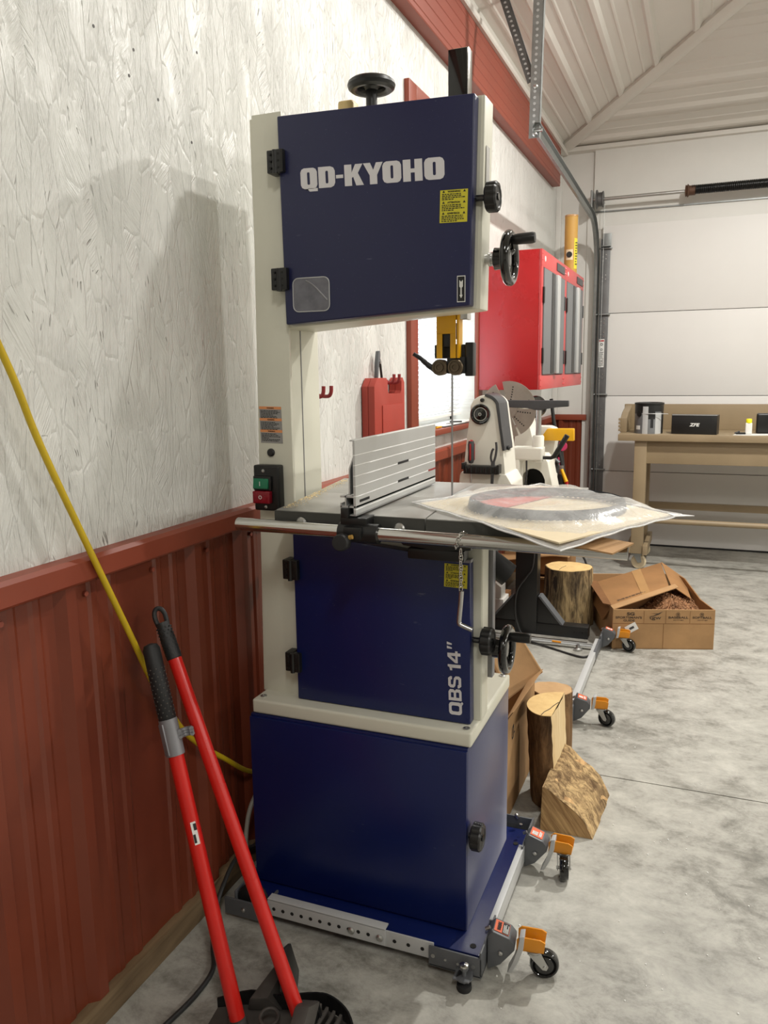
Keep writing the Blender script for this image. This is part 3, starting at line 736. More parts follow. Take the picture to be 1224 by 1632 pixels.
bm = B(); hexa(bm, [(0.134, 1.688, 1.103), (0.176, 1.688, 1.103), (0.176, 1.703, 1.103), (0.134, 1.703, 1.103), (0.134, 1.692, 1.128), (0.176, 1.692, 1.128), (0.176, 1.703, 1.128), (0.134, 1.703, 1.128)], 0.002); obj('start_button', bm, M['green'], sw, label='green rocker button marked with a line')
bm = B(); box(bm, (0.132, 0.182), (1.694, 1.704), (1.098, 1.134), 0.003); obj('button_housing', bm, M['black'], sw)
bm = B(); box(bm, (0.133, 0.181), (1.686, 1.703), (1.066, 1.097), 0.004, 3); obj('stop_button', bm, M['red_btn'], sw, label='dark red button marked with a ring')
bm = B(); box(bm, (0.1535, 0.1550), (1.6872, 1.6885), (1.110, 1.121)); obj('button_mark', bm, M['paper'], sw)
bm = B(); revolve(bm, [(0.0032, 0), (0.0046, 0), (0.0046, 0.0006), (0.0032, 0.0006)], (0.1555, 1.686, 1.082), (0, -1, 0), 20, False, True); obj('button_mark', bm, M['paper'], sw)
bm = B()
for x, z in ((0.158, 1.146), (0.162, 1.056)): revolve(bm, [(0.0042, 0), (0.0042, 0.002), (0.002, 0.003)], (x, 1.702, z), (0, -1, 0), 10)
obj('switch_screw', bm, M['zinc'], sw)
# --- door knobs and handwheels on the right side
lobed_knob('upper_door_knob', (0.712, 1.726, 1.742), 0.0315, 0.026)
lobed_knob('lower_door_knob', (0.709, 1.726, 0.764), 0.033, 0.026)
def handwheel(cx, y, z, hdx):
    bm = B(); R = 0.049
    torus(bm, (cx, y, z), (1, 0, 0), R, 0.0105, 40, 12)
    for k_ in range(3):
        a = 2 * PI * k_ / 3 + 0.5; d = V((0, math.cos(a), math.sin(a)))
        tube(bm, [V((cx - 0.012, y, z)) + d * 0.010, V((cx - 0.006, y, z)) + d * 0.03, V((cx, y, z)) + d * 0.046], 0.0075, 8)
    revolve(bm, [(0.020, -0.034), (0.024, -0.032), (0.022, -0.012), (0.017, 0.002), (0.012, 0.003)], (cx, y, z), (1, 0, 0), 20)
    h = obj('handwheel', bm, M['black_gloss'], saw, label='black handwheel with crank handle')
    bm = B(); cyl(bm, (0.695, y, z), (cx - 0.030, y, z), 0.0105, n=16); revolve(bm, [(0.015, 0), (0.015, 0.006)], (cx - 0.046, y, z), (1, 0, 0), 16); obj('handwheel_shaft', bm, M['zinc'], h)
    bm = B(); p = V((cx, y - 0.012, z + 0.036)); revolve(bm, [(0.005, 0), (0.0095, 0.006), (0.0115, 0.02), (0.0120, 0.052), (0.0105, 0.0575)], p, (1, 0.0, 0.02), 16); obj('crank_handle', bm, M['black'], h)
handwheel(0.752, 1.772, 1.622, 0)
handwheel(0.758, 1.772, 0.733, 0)
bm = B(); hexa(bm, [(0.7030, 1.750, 1.765), (0.7046, 1.750, 1.765), (0.7046, 1.776, 1.765), (0.7030, 1.776, 1.765), (0.704, 1.750, 1.852), (0.7055, 1.750, 1.852), (0.7055, 1.776, 1.852), (0.704, 1.776, 1.852)], 0.0003)
obj('tracking_window', bm, M['tracking'], up, label='narrow grey clear tracking window')
# --- on top: tension wheel, scale knob, guide post
bm = B(); torus(bm, (0.414, 1.82, 2.030), (0, 0, 1), 0.043, 0.0125, 36, 10); revolve(bm, [(0.013, -0.085), (0.013, -0.01), (0.022, 0.002), (0.034, 0.010), (0.046, 0.009), (0.046, 0.002), (0.03, 0.002)], (0.414, 1.82, 2.030), (0, 0, 1), 28)
obj('tension_wheel', bm, M['black'], saw)
bm = B(); box(bm, (0.317, 0.357), (1.84, 1.88), (1.955, 2.016), 0.008, 3); obj('tension_stop', bm, M['lav'], saw, label='small tan wooden block on top')
bm = B(); box(bm, (0.596, 0.641), (1.831, 1.863), (1.50, 2.083), 0.002); gp = obj('guide_post', bm, M['chrome'], saw)
bm = B(); box(bm, (0.596, 0.640), (1.826, 1.8308), (1.96, 2.080), 0.001); obj('post_face', bm, M['black_gloss'], gp, label='black front face of the guide post')
# --- blade and upper guides
bm = B(); n = 200; L0, L1 = 0.90, 1.52; bx_ = 0.5915
P = [(1.868, L0)]
for i in range(n):
    z = L0 + (L1 - L0) * i / n; dz = (L1 - L0) / n
    P += [(1.8668, z), (1.8640, z + dz * 0.15), (1.8668, z + dz * 0.95)]
P += [(1.8668, L1), (1.878, L1), (1.878, L0)]
prism(bm, [(bx_, y, z) for y, z in P], (0.0008, 0, 0)); obj('blade', bm, M['galv_dark'], saw, label='narrow vertical saw blade', smooth=False)
g = 1.822
bm = B()
box(bm, (0.5685, 0.5825), (g, g + 0.0025), (1.412, 1.470), 0.0008); box(bm, (0.6020, 0.6155), (g, g + 0.0025), (1.412, 1.470), 0.0008)
box(bm, (0.5685, 0.6155), (g, g + 0.0025), (1.468, 1.53), 0.0008)
box(bm, (0.6175, 0.6225), (g + 0.001, g + 0.035), (1.412, 1.53), 0.0008)
gg = obj('blade_guard', bm, M['yellow'], saw)
bm = B(); box(bm, (0.6153, 0.6180), (g + 0.003, g + 0.008), (1.455, 1.492)); box(bm, (0.6153, 0.6180), (g + 0.003, g + 0.008), (1.412, 1.444)); obj('guard_slot', bm, M['dark'], gg)
bm = B(); box(bm, (0.5555, 0.632), (g + 0.022, g + 0.052), (1.412, 1.444), 0.004); box(bm, (0.632, 0.652), (g + 0.02, g + 0.048), (1.37, 1.448), 0.003); box(bm, (0.59, 0.634), (g + 0.012, g + 0.05), (1.376, 1.415), 0.002)
box(bm, (0.576, 0.608), (g + 0.006, g + 0.02), (1.438, 1.474), 0.002)  # black backing added behind the guard slot so its inside reads dark
obj('guide_block', bm, M['black'], saw)
for x in (0.5735, 0.6125):
    bm = B(); revolve(bm, [(0.0185, 0.026), (0.0190, 0.002), (0.0175, 0), (0.0140, 0.0), (0.0135, 0.002), (0.0105, 0.002), (0.010, -0.002), (0.0065, -0.002), (0.006, 0.001), (0.003, 0.001)], (x, g + 0.004, 1.391), (0, 1, 0), 28)
    obj('guide_bearing', bm, M['saw_brown'], saw)
bm = B(); tube(bm, [(0.560, g + 0.016, 1.386), (0.545, g + 0.010, 1.396), (0.527, g + 0.002, 1.414), (0.512, g - 0.004, 1.424)], lambda t: 0.0075 - 0.003 * t, 8); obj('clamp_lever', bm, M['black'], saw)
# --- table
TZ = 1.072
bm = B()
def table_half(P): hexa(bm, [(x, y, TZ - 0.036) for x, y in P] + [(x, y, TZ) for x, y in P], 0.0025)
tf = lambda x: 1.593
xs_ = 0.620
table_half([(0.252, 1.593), (xs_ - 0.0015, 1.588), (0.594, 1.875), (0.594, 2.150), (0.203, 2.150), (0.206, 1.95), (0.226, 1.76)][:1] + [(xs_ - 0.0015, 1.588), (0.590, 1.872), (0.213, 1.872)])
table_half([(0.213, 1.872), (0.574, 1.872), (0.574, 2.150), (0.170, 2.150)])
table_half([(xs_ + 0.0015, 1.588), (0.900, 1.583), (0.893, 1.872), (0.594, 1.872)])
table_half([(0.609, 1.872), (0.893, 1.872), (0.886, 2.150), (0.609, 2.150)])
table_half([(0.574, 1.895), (0.609, 1.895), (0.609, 2.150), (0.574, 2.150)])
tb = obj('table', bm, M['iron'], saw, label='grey ground cast iron table')
bm = B(); box(bm, (0.2515, 0.6180), (1.5868, 1.5925), (TZ - 0.0355, TZ - 0.0015)); box(bm, (0.6220, 0.899), (1.5820, 1.5880), (TZ - 0.0355, TZ - 0.0015)); obj('table_edge', bm, M['iron_edge'], tb, label='dark rough front edge of the table')
bm = B()
for x in (0.323, 0.562): revolve(bm, [(0.013, 0), (0.013, 0.005), (0.010, 0.009), (0.006, 0.0095)], (x, 1.586, 1.047), (0, -1, 0), 16); cyl(bm, (x, 1.592, 1.047), (x, 1.56, 1.04), 0.006, n=10)
obj('rail_bolt', bm, M['zinc'], tb)
bm = B(); rnd = random.Random(5)
for i in range(420):
    t = rnd.random(); y = 1.62 + 0.5 * t; x = 0.254 - 0.148 * (y - 1.6) + 0.004 + abs(rnd.gauss(0, 0.014)); s = rnd.uniform(0.0012, 0.003); a = rnd.uniform(0, PI)
    p = [V((x + s * math.cos(a + q) * (1 if j % 2 else 0.5), y + s * math.sin(a + q), TZ + 0.0004 + (0.0012 if j == 1 else 0))) for j, q in enumerate((0, 1.6, 3.14, 4.7))]
    bm.faces.new([bm.verts.new(q) for q in p])
obj('sawdust', bm, M['lav'], tb, kind='stuff', smooth=False)
bm = B(); cyl(bm, (0.172, 1.556, 1.0405), (1.040, 1.556, 1.0335), 0.0148, n=28); rail = obj('fence_rail', bm, M['chrome'], saw, label='long round polished steel rail along the front of the table')
bm = B(); prism(bm, [(0.50, 1.66, 1.035), (0.54, 1.66, 0.992), (0.62, 1.66, 0.985), (0.70, 1.66, 0.99), (0.70, 1.66, 1.035)], (0, 0.25, 0), 0.004)
box(bm, (0.55, 0.685), (1.66, 1.70), (0.962, 0.988), 0.006); obj('trunnion', bm, M['black'], saw)
bm = B(); box(bm, (0.655, 0.692), (1.690, 1.712), (0.955, 0.963), 0.002); obj('door_catch', bm, M['silver_pl'], saw)
# --- behind the lower housing: motor mount bar and dust port
bm = B(); box(bm, (0.698, 0.712), (1.815, 1.84), (0.64, 1.03), 0.002); obj('rear_bracket', bm, M['silver_pl'], saw)
bm = B(); tube(bm, [(0.66, 1.86, 0.96), (0.69, 1.87, 0.92), (0.735, 1.88, 0.885)], 0.030, 18); obj('dust_port', bm, M['black_mat'], saw)

# ================================================================== rip fence on the rail
fen = thing('rip_fence', 'tall aluminium rip fence standing across the bandsaw table', 'fence', (0.46, 1.8, 1.0725))
y0, y1 = 1.545, 2.09; fx = 0.4765
bm = B()
def bar(x0, x1, z0, z1): box(bm, (x0, x1), (y0, y1), (z0, z1))
zz = [1.0765, 1.091, 1.119, 1.141, 1.163, 1.186, 1.208, 1.2405]
for a, b in zip(zz, zz[1:]): box(bm, (fx - 0.0056, fx), (y0, y1), (a + 0.0006, b - 0.0006), 0.0007, 1)
bar(fx - 0.0125, fx - 0.0056, 1.2375, 1.2405)
prism(bm, [(fx - 0.0056, y0, 1.204), (fx - 0.0056, y0, 1.198), (fx - 0.0125, y0, 1.176), (fx - 0.0135, y0, 1.122), (fx - 0.0165, y0, 1.122), (fx - 0.0155, y0, 1.178)], (0, y1 - y0, 0))
bar(fx - 0.037, fx - 0.0055, 1.116, 1.120); bar(fx - 0.037, fx, 1.094, 1.098); bar(fx - 0.037, fx - 0.034, 1.0765, 1.098)
bar(fx - 0.026, fx - 0.023, 1.098, 1.120); bar(fx - 0.018, fx - 0.0155, 1.0765, 1.098); bar(fx - 0.022, fx, 1.0765, 1.079); bar(fx - 0.037, fx - 0.034, 1.098, 1.104)
fp = obj('fence_extrusion', bm, M['alu'], fen)
bm = B(); box(bm, (fx - 0.0056, fx - 0.0004), (y0 + 0.0003, y1 - 0.0003), (zz[0], zz[-1])); obj('fence_groove', bm, M['groove'], fp, label='fence face grooves with their highlights painted near white')
for yy, z in ((1.565, 1.1065), (1.80, 1.163), (1.80, 1.119)):
    bm = B(); box(bm, (fx - 0.003, fx + 0.0004), (yy, yy + 0.075 if yy > 1.6 else yy + 0.055), (z - 0.003, z + 0.003), 0.0002); obj('fence_slot', bm, M['dark'], fp)
bm = B(); box(bm, (fx - 0.003, fx + 0.0004), (2.03, y1 - 0.001), (1.116, 1.121), 0.0002); obj('fence_slot', bm, M['hook_red'], fp)
bm = B(); cyl(bm, (0.4335, 1.556, 1.0385), (0.525, 1.556, 1.0378), 0.0215, n=24); box(bm, (0.438, 0.500), (1.545, 1.60), (1.055, 1.0725), 0.003); box(bm, (0.452, 0.494), (1.527, 1.545), (1.028, 1.055), 0.004)
obj('rail_clamp', bm, M['black'], fen)
bm = B(); box(bm, (0.444, 0.462), (1.535, 1.56), (1.072, 1.094), 0.002); obj('clamp_nut', bm, M['black'], fen)
bm = B(); revolve(bm, [(0.0165, 0.0), (0.0185, 0.003), (0.0185, 0.022), (0.0160, 0.026), (0.008, 0.0265)], (0.454, 1.527, 1.0225), (0.06, -1, 0.1), 28); cyl(bm, (0.454, 1.527, 1.0225), (0.454, 1.55, 1.03), 0.006, n=10)
obj('clamp_knob', bm, M['black_mat'], fen)
bm = B(); cyl(bm, (0.470, 1.520, 1.034), (0.478, 1.520, 1.036), 0.005, n=10); obj('brass_pin', bm, M['kraft'], fen, label='small brass pin')
# ================================================================== chain with bent steel rod hanging from the rail
ch = thing('hook_rod', 'bent steel rod hanging on a small chain from the front rail', 'rod', (0.71, 1.535, 0.86))
lk_me = B()
def link(bm, c, d, side, L=0.0085, W=0.0036, r=0.0011):
    d = V(d).normalized(); side = V(side); side = (side - d * side.dot(d)).normalized(); c = V(c)
    pts = [c + d * (L * math.sin(t) * (1 if True else 0)) + side * (W * math.cos(t)) for t in [2 * PI * i / 12 for i in range(12)]]
    tube(bm, pts, r, 6, True)
pts = []
for i in range(10):                             # the wrap round the rail
    a = math.radians(-70 + 25 * i)
    pts.append(V((0.699 + 0.0021 * i, 1.556 - 0.0172 * math.cos(a), 1.0363 + 0.0172 * math.sin(a))))
for i in range(len(pts) - 1):
    bm = B(); link(bm, (pts[i] + pts[i + 1]) / 2, pts[i + 1] - pts[i], (1, 0, 0) if i % 2 else (0.2, -1, 0.4), 0.0058); obj('chain_link', bm, M['chrome'], ch)
z = 1.015
for i in range(8):
    bm = B(); link(bm, (0.7125 + 0.0006 * (i % 2), 1.538, z), (0, 0, 1), (1, 0, 0) if i % 2 else (0.35, 1, 0)); obj('chain_link', bm, M['chrome'], ch); z -= 0.0108
bm = B(); tube(bm, smooth_path([(0.7145, 1.538, 0.9335), (0.712, 1.54, 0.905), (0.7085, 1.541, 0.868), (0.7095, 1.541, 0.862), (0.714, 1.541, 0.8585), (0.7365, 1.543, 0.8500)], 5), 0.0052, 12); obj('rod', bm, M['zinc'], ch)
# ================================================================== mobile bases
def caster_set(T, x, y, spin, lab, arm=0.0, short=False):
    """grey corner block, cam lever, orange swivel arm, fork and wheel; x,y = outer face of the side rail at the block"""
    Q = Matrix.Translation((x, y, 0)) @ Matrix.Rotation(arm, 4, 'Z')
    bm = B()
    prism(bm, [Q @ V(p) for p in ((0.0, -0.026, 0.012), (0.030, -0.026, 0.030), (0.062, -0.026, 0.072), (0.062, -0.026, 0.086), (0.050, -0.026, 0.100), (0.012, -0.026, 0.112), (0.0, -0.026, 0.098))], Q.to_3x3() @ V((0, 0.052, 0)), 0.003)
    cb = obj('caster_block', bm, M['grey_frame'], T)
    bm = B(); o = Q @ V((0.0125, -0.020, 0.1125)); xd = Q.to_3x3() @ V((0, 1, 0)); u2 = Q.to_3x3() @ V((-0.038, 0, 0.012))
    o = Q @ V((0.0475, -0.019, 0.1018)); plate(bm, o, xd, u2, 0.038, 0.035, 0.0006)
    lb = obj('warning_label', bm, M['orange_red'], cb, label=lab)
    un = u2.normalized()
    if 'WARNING' in lab:
        bm = B(); plate(bm, o + un * 0.0005 + xd * 0.0008 + V((0, 0, 0.0006)), xd, u2, 0.0364, 0.016, 0.0003); pn = obj('label_panel', bm, M['ink'], lb)
        bm = B(); fine_print(bm, o + un * 0.002 + xd * 0.003, xd, u2, 0.031, 0.013, 5, 0.0014, 0.55, 4); obj('label_print', bm, M['paper'], lb, smooth=False)
        obj('label_lettering', text_bm('WARNING', o + un * 0.020 + xd * 0.005, xd, u2, 0.028, 0.009, 0.03, 0.0011), M['ink'], lb, smooth=False)
    else:
        bm = B(); fine_print(bm, o + un * 0.016 + xd * 0.006, xd, u2, 0.020, 0.014, 2, 0.0011, 1.3, 8); fine_print(bm, o + un * 0.004 + xd * 0.006, xd, u2, 0.028, 0.008, 2, 0.0011, 0.9, 9); obj('label_lettering', bm, M['paper'], lb, smooth=False)
    bm = B()
    for yy, zz_ in ((-0.0275, 0.062), (-0.0275, 0.045)):
        p = Q @ V((0.030, yy, zz_)); revolve(bm, [(0.0058, 0), (0.0058, 0.003), (0.003, 0.005)], p, Q.to_3x3() @ V((0, -1, 0)), 10); break
    obj('bolt', bm, M['zinc'], cb)
    bm = B(); cyl(bm, Q @ V((-0.006, -0.012, 0.106)), Q @ V((0.004, -0.012, 0.112)), 0.0045, n=8); obj('bolt', bm, M['zinc'], cb)
    bm = B(); C_ = [(0.066, 0.070), (0.070, 0.090), (0.071, 0.105), (0.073, 0.122)] if short else [(0.046, 0.016), (0.060, 0.046), (0.071, 0.080), (0.073, 0.112)]
    P = [Q @ V((a, -0.030, b)) for a, b in C_] + [Q @ V((a + 0.0115, -0.030, b + 0.003)) for a, b in C_[::-1]]
    prism(bm, P, Q.to_3x3() @ V((0, 0.030, 0)), 0.0015); obj('cam_lever', bm, M['lt_grey'], T, label='light grey curved cam lever')
    bm = B()
    for a in ((-0.021, -0.017), (0.017, 0.021)): prism(bm, [Q @ V(p) for p in ((0.066, a[0], 0.072), (0.128, a[0], 0.076), (0.131, a[0], 0.100), (0.120, a[0], 0.106), (0.074, a[0], 0.106), (0.066, a[0], 0.098))], Q.to_3x3() @ V((0, a[1] - a[0], 0)), 0.001)
    prism(bm, [Q @ V(p) for p in ((0.066, -0.021, 0.0715), (0.128, -0.021, 0.0745), (0.128, 0.021, 0.0745), (0.066, 0.021, 0.0715))], (0, 0, 0.004), 0.001)
    oa = obj('swivel_arm', bm, M['orange'], T, label='orange swivel arm')
    bm = B(); p = Q @ V((0.104, 0, 0.0785)); revolve(bm, [(0.0095, 0), (0.0095, 0.006), (0.0055, 0.007), (0.0055, 0.011), (0.003, 0.012)], p, (0, 0, 1), 12); obj('swivel_nut', bm, M['zinc'], oa)
    # fork and wheel about the swivel point
    W = Q @ Matrix.Translation((0.104, 0, 0)) @ Matrix.Rotation(spin, 4, 'Z'); W3 = W.to_3x3()
    R = 0.0335; off = 0.024
    bm = B(); revolve(bm, [(0.019, 0.0), (0.021, 0.003), (0.021, 0.007), (0.016, 0.010)], W @ V((0, 0, 0.0635)), (0, 0, 1), 20)
    for s in (-1, 1): prism(bm, [W @ V(p) for p in ((-0.016, s * 0.0155, 0.066), (0.016, s * 0.0155, 0.066), (off + 0.008, s * 0.0155, R + 0.002), (off + 0.004, s * 0.0155, R - 0.007), (off - 0.005, s * 0.0155, R - 0.006))], W3 @ V((0, s * 0.002, 0)))
    cyl(bm, W @ V((off, -0.020, R)), W @ V((off, 0.020, R)), 0.0045, n=10)
    obj('caster_fork', bm, M['zinc'], T, label='zinc plated caster fork')
    bm = B(); revolve(bm, [(0.010, -0.0125), (0.021, -0.0115), (0.024, -0.007), (0.027, -0.0115), (R - 0.003, -0.0115), (R, -0.007), (R, 0.007), (R - 0.003, 0.0115), (0.027, 0.0115), (0.024, 0.007), (0.021, 0.0115), (0.010, 0.0125)], W @ V((off, 0, R)), W3 @ V((0, 1, 0)), 32)
    obj('caster_wheel', bm, M['black_gloss'], T, label='black caster wheel')
def perforated(bm_rail, bm_hole, x0, x1, y, z0, z1, n, skip=()):
    for i in range(n):
        x = x0 + (x1 - x0) * (i + 0.5) / n; z = (z0 + z1) / 2
        cyl(bm_hole, (x, y + 0.001, z), (x, y - 0.0006, z), 0.0048, n=10)
mb = thing('mobile_base', 'steel mobile base with orange swivel casters under the bandsaw', 'mobile base', (0.42, 1.87, 0.0))
bm = B(); box(bm, (0.200, 0.520), (1.566, 1.570), (0.032, 0.076), 0.001); box(bm, (0.200, 0.520), (1.566, 1.59), (0.073, 0.077), 0.001)
fr = obj('front_rail', bm, M['lt_grey'], mb, label='light grey perforated rail')
bm = B()
perforated(None, bm, 0.205, 0.515, 1.566, 0.030, 0.074, 12)
obj('rail_hole', bm, M['dark'], fr)
bm = B()
for x in (0.432, 0.506): revolve(bm, [(0.009, 0), (0.009, 0.002), (0.005, 0.005)], (x, 1.5655, 0.051), (0, -1, 0), 14)
obj('carriage_bolt', bm, M['zinc'], fr)
bm = B(); box(bm, (0.49, 0.640), (1.570, 1.574), (0.029, 0.071), 0.001); r2_ = obj('front_rail', bm, M['lt_grey'], mb, label='inner light grey rail length')
bm = B(); perforated(None, bm, 0.525, 0.63, 1.570, 0.028, 0.070, 3); obj('rail_hole', bm, M['dark'], r2_)
bm = B(); box(bm, (0.631, 0.757), (1.560, 1.565), (0.020, 0.070), 0.002); box(bm, (0.752, 0.757), (1.560, 1.70), (0.020, 0.085), 0.002); box(bm, (0.631, 0.757), (1.560, 1.64), (0.020, 0.025), 0.001)
cn = obj('corner_bracket', bm, M['grey_frame'], mb)
bm = B()
for x, z in ((0.642, 0.047), (0.672, 0.045), (0.702, 0.043), (0.738, 0.046)): cyl(bm, (x, 1.561, z), (x, 1.5585, z), 0.005 if x in (0.642, 0.738) else 0.0032, n=8)
obj('bracket_bolt', bm, M['zinc'], cn)
bm = B(); box(bm, (0.752, 0.757), (2.00, 2.16), (0.020, 0.085), 0.002); box(bm, (0.62, 0.757), (2.155, 2.16), (0.020, 0.080), 0.002); cn2 = obj('corner_bracket', bm, M['grey_frame'], mb)
bm = B(); revolve(bm, [(0.004, 0), (0.006, 0.003), (0.006, 0.012), (0.003, 0.016)], (0.712, 2.145, 0.08), (-0.5, 0, 1), 10); obj('bolt', bm, M['zinc'], cn2)
bm = B(); revolve(bm, [(0.005, 0), (0.005, 0.006)], (0.73, 2.10, 0.085), (0, 0, 1), 8); obj('bolt', bm, M['zinc'], cn2)
bm = B(); box(bm, (0.754, 0.758), (1.69, 2.02), (0.028, 0.076), 0.001); box(bm, (0.742, 0.758), (1.69, 2.02), (0.073, 0.077), 0.001); obj('side_rail', bm, M['lt_grey'], mb, label='light grey side rail')
bm = B(); box(bm, (0.10, 0.64), (2.156, 2.16), (0.03, 0.076), 0.001); obj('rear_rail', bm, M['lt_grey'], mb)
bm = B(); box(bm, (0.10, 0.104), (1.57, 2.16), (0.03, 0.070), 0.001); obj('side_rail', bm, M['grey_frame'], mb)
bm = B(); box(bm, (0.700, 0.738), (1.524, 1.562), (0.030, 0.034), 0.001); revolve(bm, [(0.020, 0), (0.020, 0.004)], (0.7225, 1.541, 0.030), (0, 0, 1), 20); cyl(bm, (0.7225, 1.541, 0.012), (0.7225, 1.541, 0.060), 0.005, n=10); revolve(bm, [(0.010, 0), (0.010, 0.008)], (0.7225, 1.541, 0.050), (0, 0, 1), 6)
lf = obj('leveling_foot', bm, M['grey_frame'], mb)
bm = B(); revolve(bm, [(0.0165, 0), (0.0175, 0.003), (0.0165, 0.014), (0.010, 0.016)], (0.7225, 1.541, 0.0), (0, 0, 1), 20); obj('rubber_pad', bm, M['black_mat'], lf)
bm = B(); revolve(bm, [(0.010, 0), (0.0105, 0.005), (0.006, 0.007)], (0.7225, 1.541, 0.058), (0, 0, 1), 10); obj('foot_nut', bm, M['chrome'], lf)
bm = B(); box(bm, (0.078, 0.196), (1.556, 1.562), (0.012, 0.058), 0.002); box(bm, (0.19, 0.196), (1.556, 1.63), (0.012, 0.058), 0.002)
ra = obj('rear_axle_bracket', bm, M['grey_frame'], mb)
bm = B(); revolve(bm, [(0.006, 0), (0.006, 0.003), (0.003, 0.005)], (0.135, 1.556, 0.035), (0, -1, 0), 10); obj('bolt', bm, M['zinc'], ra)
bm = B(); revolve(bm, [(0.012, -0.017), (0.038, -0.016), (0.042, -0.011), (0.042, 0.011), (0.038, 0.016), (0.012, 0.017)], (0.142, 1.592, 0.042), (0.1, 1, 0), 28); obj('fixed_wheel', bm, M['black_mat'], mb)
caster_set(mb, 0.757, 1.630, 0.15, 'orange and black WARNING label', 0.10)
caster_set(mb, 0.757, 2.045, -1.35, 'orange label with white marks', 0.0)

mb2 = thing('mobile_base', 'steel mobile base with orange swivel casters under the white lathe', 'mobile base', (0.5, 3.55, 0.0))
bm = B(); box(bm, (0.733, 0.738), (3.10, 3.90), (0.028, 0.066), 0.001); box(bm, (0.712, 0.738), (3.10, 3.90), (0.063, 0.067), 0.001)
obj('side_rail', bm, M['lt_grey'], mb2, label='long light grey side rail')
bm = B(); box(bm, (0.733, 0.741), (2.99, 3.14), (0.018, 0.085), 0.002); obj('corner_bracket', bm, M['grey_frame'], mb2)
bm = B(); box(bm, (0.728, 0.739), (3.70, 3.93), (0.022, 0.070), 0.001); box(bm, (0.733, 0.741), (3.89, 4.03), (0.018, 0.085), 0.002); obj('corner_bracket', bm, M['grey_frame'], mb2)
bm = B(); box(bm, (0.10, 0.735), (3.905, 3.909), (0.026, 0.034), 0.001); box(bm, (0.10, 0.735), (3.905, 3.93), (0.016, 0.020), 0.001); obj('cross_rail', bm, M['lt_grey'], mb2)
bm = B(); cyl(bm, (0.50, 3.895, 0.03), (0.545, 3.89, 0.03), 0.005, n=10); obj('lock_bolt', bm, M['orange'], mb2, label='small brass coloured bolt')
bm = B(); revolve(bm, [(0.022, 0), (0.022, 0.01), (0.012, 0.014), (0.008, 0.03)], (0.63, 3.885, 0.0), (0, 0, 1), 16); obj('leveling_foot', bm, M['zinc'], mb2)
bm = B(); box(bm, (0.10, 0.735), (2.99, 2.995), (0.03, 0.07), 0.001); obj('cross_rail', bm, M['lt_grey'], mb2)
caster_set(mb2, 0.738, 3.045, -0.45, 'orange and grey label', 0.1, True)
caster_set(mb2, 0.741, 3.955, -0.25, 'orange label with white marks', 0.0, True)

# ================================================================== wood lathe on its black stand
la = thing('wood_lathe', 'white wood lathe with black tool rest standing behind the bandsaw', 'lathe', (0.4, 3.5, 0.0))
bm = B(); y0 = 2.95
body = [(0.306, 0.80), (0.306, 0.985)] + [(0.320, 1.13), (0.336, 1.20)] + arc(0.386, 1.236, 0.056, 165, 25, 10) + [(0.448, 1.17), (0.460, 1.10), (0.470, 0.99), (0.470, 0.80)]
prism(bm, xz(body, y0), (0, 0.19, 0), 0.008); obj('headstock', bm, M['lathe'], la)
bm = B(); prism(bm, xz([(0.276, 0.78), (0.292, 0.985), (0.298, 1.00), (0.474, 0.995), (0.496, 0.96), (0.510, 0.78)], 2.945), (0, 0.20, 0), 0.006); obj('headstock_base', bm, M['lathe'], la)
outer = arc(0.388, 1.236, 0.062, 88, 25, 6) + [(0.456, 1.17), (0.467, 1.10), (0.4685, 1.085)]
inner = [(0.459, 1.085), (0.457, 1.10), (0.446, 1.17)] + arc(0.388, 1.236, 0.052, 25, 88, 6)
bm = B(); prism(bm, xz(outer + inner, 2.945), (0, 0.135, 0), 0.002); obj('belt_cover', bm, M['lathe_dark'], la)
c = V((0.3745, 2.945, 1.2215))
bm = B(); revolve(bm, [(0.030, 0.006), (0.038, 0.004), (0.0385, -0.008), (0.034, -0.012), (0.028, -0.008), (0.026, 0.0), (0.022, 0.001), (0.020, -0.004), (0.0085, -0.006), (0.008, -0.010)], c, (0, 1, 0), 32); hw_ = obj('spindle_handwheel', bm, M['black_gloss'], la)
bm = B(); revolve(bm, [(0.0065, 0), (0.0065, 0.002), (0.003, 0.002), (0.003, 0.0)], c - V((0, 0.010, 0)), (0, -1, 0), 16); revolve(bm, [(0.0255, 0.0), (0.0255, 0.002), (0.0225, 0.002)], c + V((0, -0.003, 0)), (0, -1, 0), 28, False); obj('spindle_end', bm, M['zinc'], hw_)
bm = B(); revolve(bm, [(0.008, 0), (0.007, 0.012), (0.004, 0.014)], (0.380, 2.952, 1.274), (0, -1, 0), 14); obj('index_pin', bm, M['black'], la)
bm = B(); revolve(bm, [(0.016, 0), (0.016, 0.012), (0.012, 0.015)], (0.456, 2.946, 0.926), (0, -1, 0), 20); obj('control_knob', bm, M['black'], la)
bm = B(); revolve(bm, [(0.008, 0), (0.009, 0.01), (0.005, 0.013)], (0.466, 2.99, 1.092), (0.9, -0.3, 0), 12); obj('cover_knob', bm, M['black'], la)
bm = B(); box(bm, (0.500, 0.5035), (2.97, 3.01), (0.915, 0.945)); obj('maker_plate', bm, M['case_red'], la, label='small reddish plate on the base')
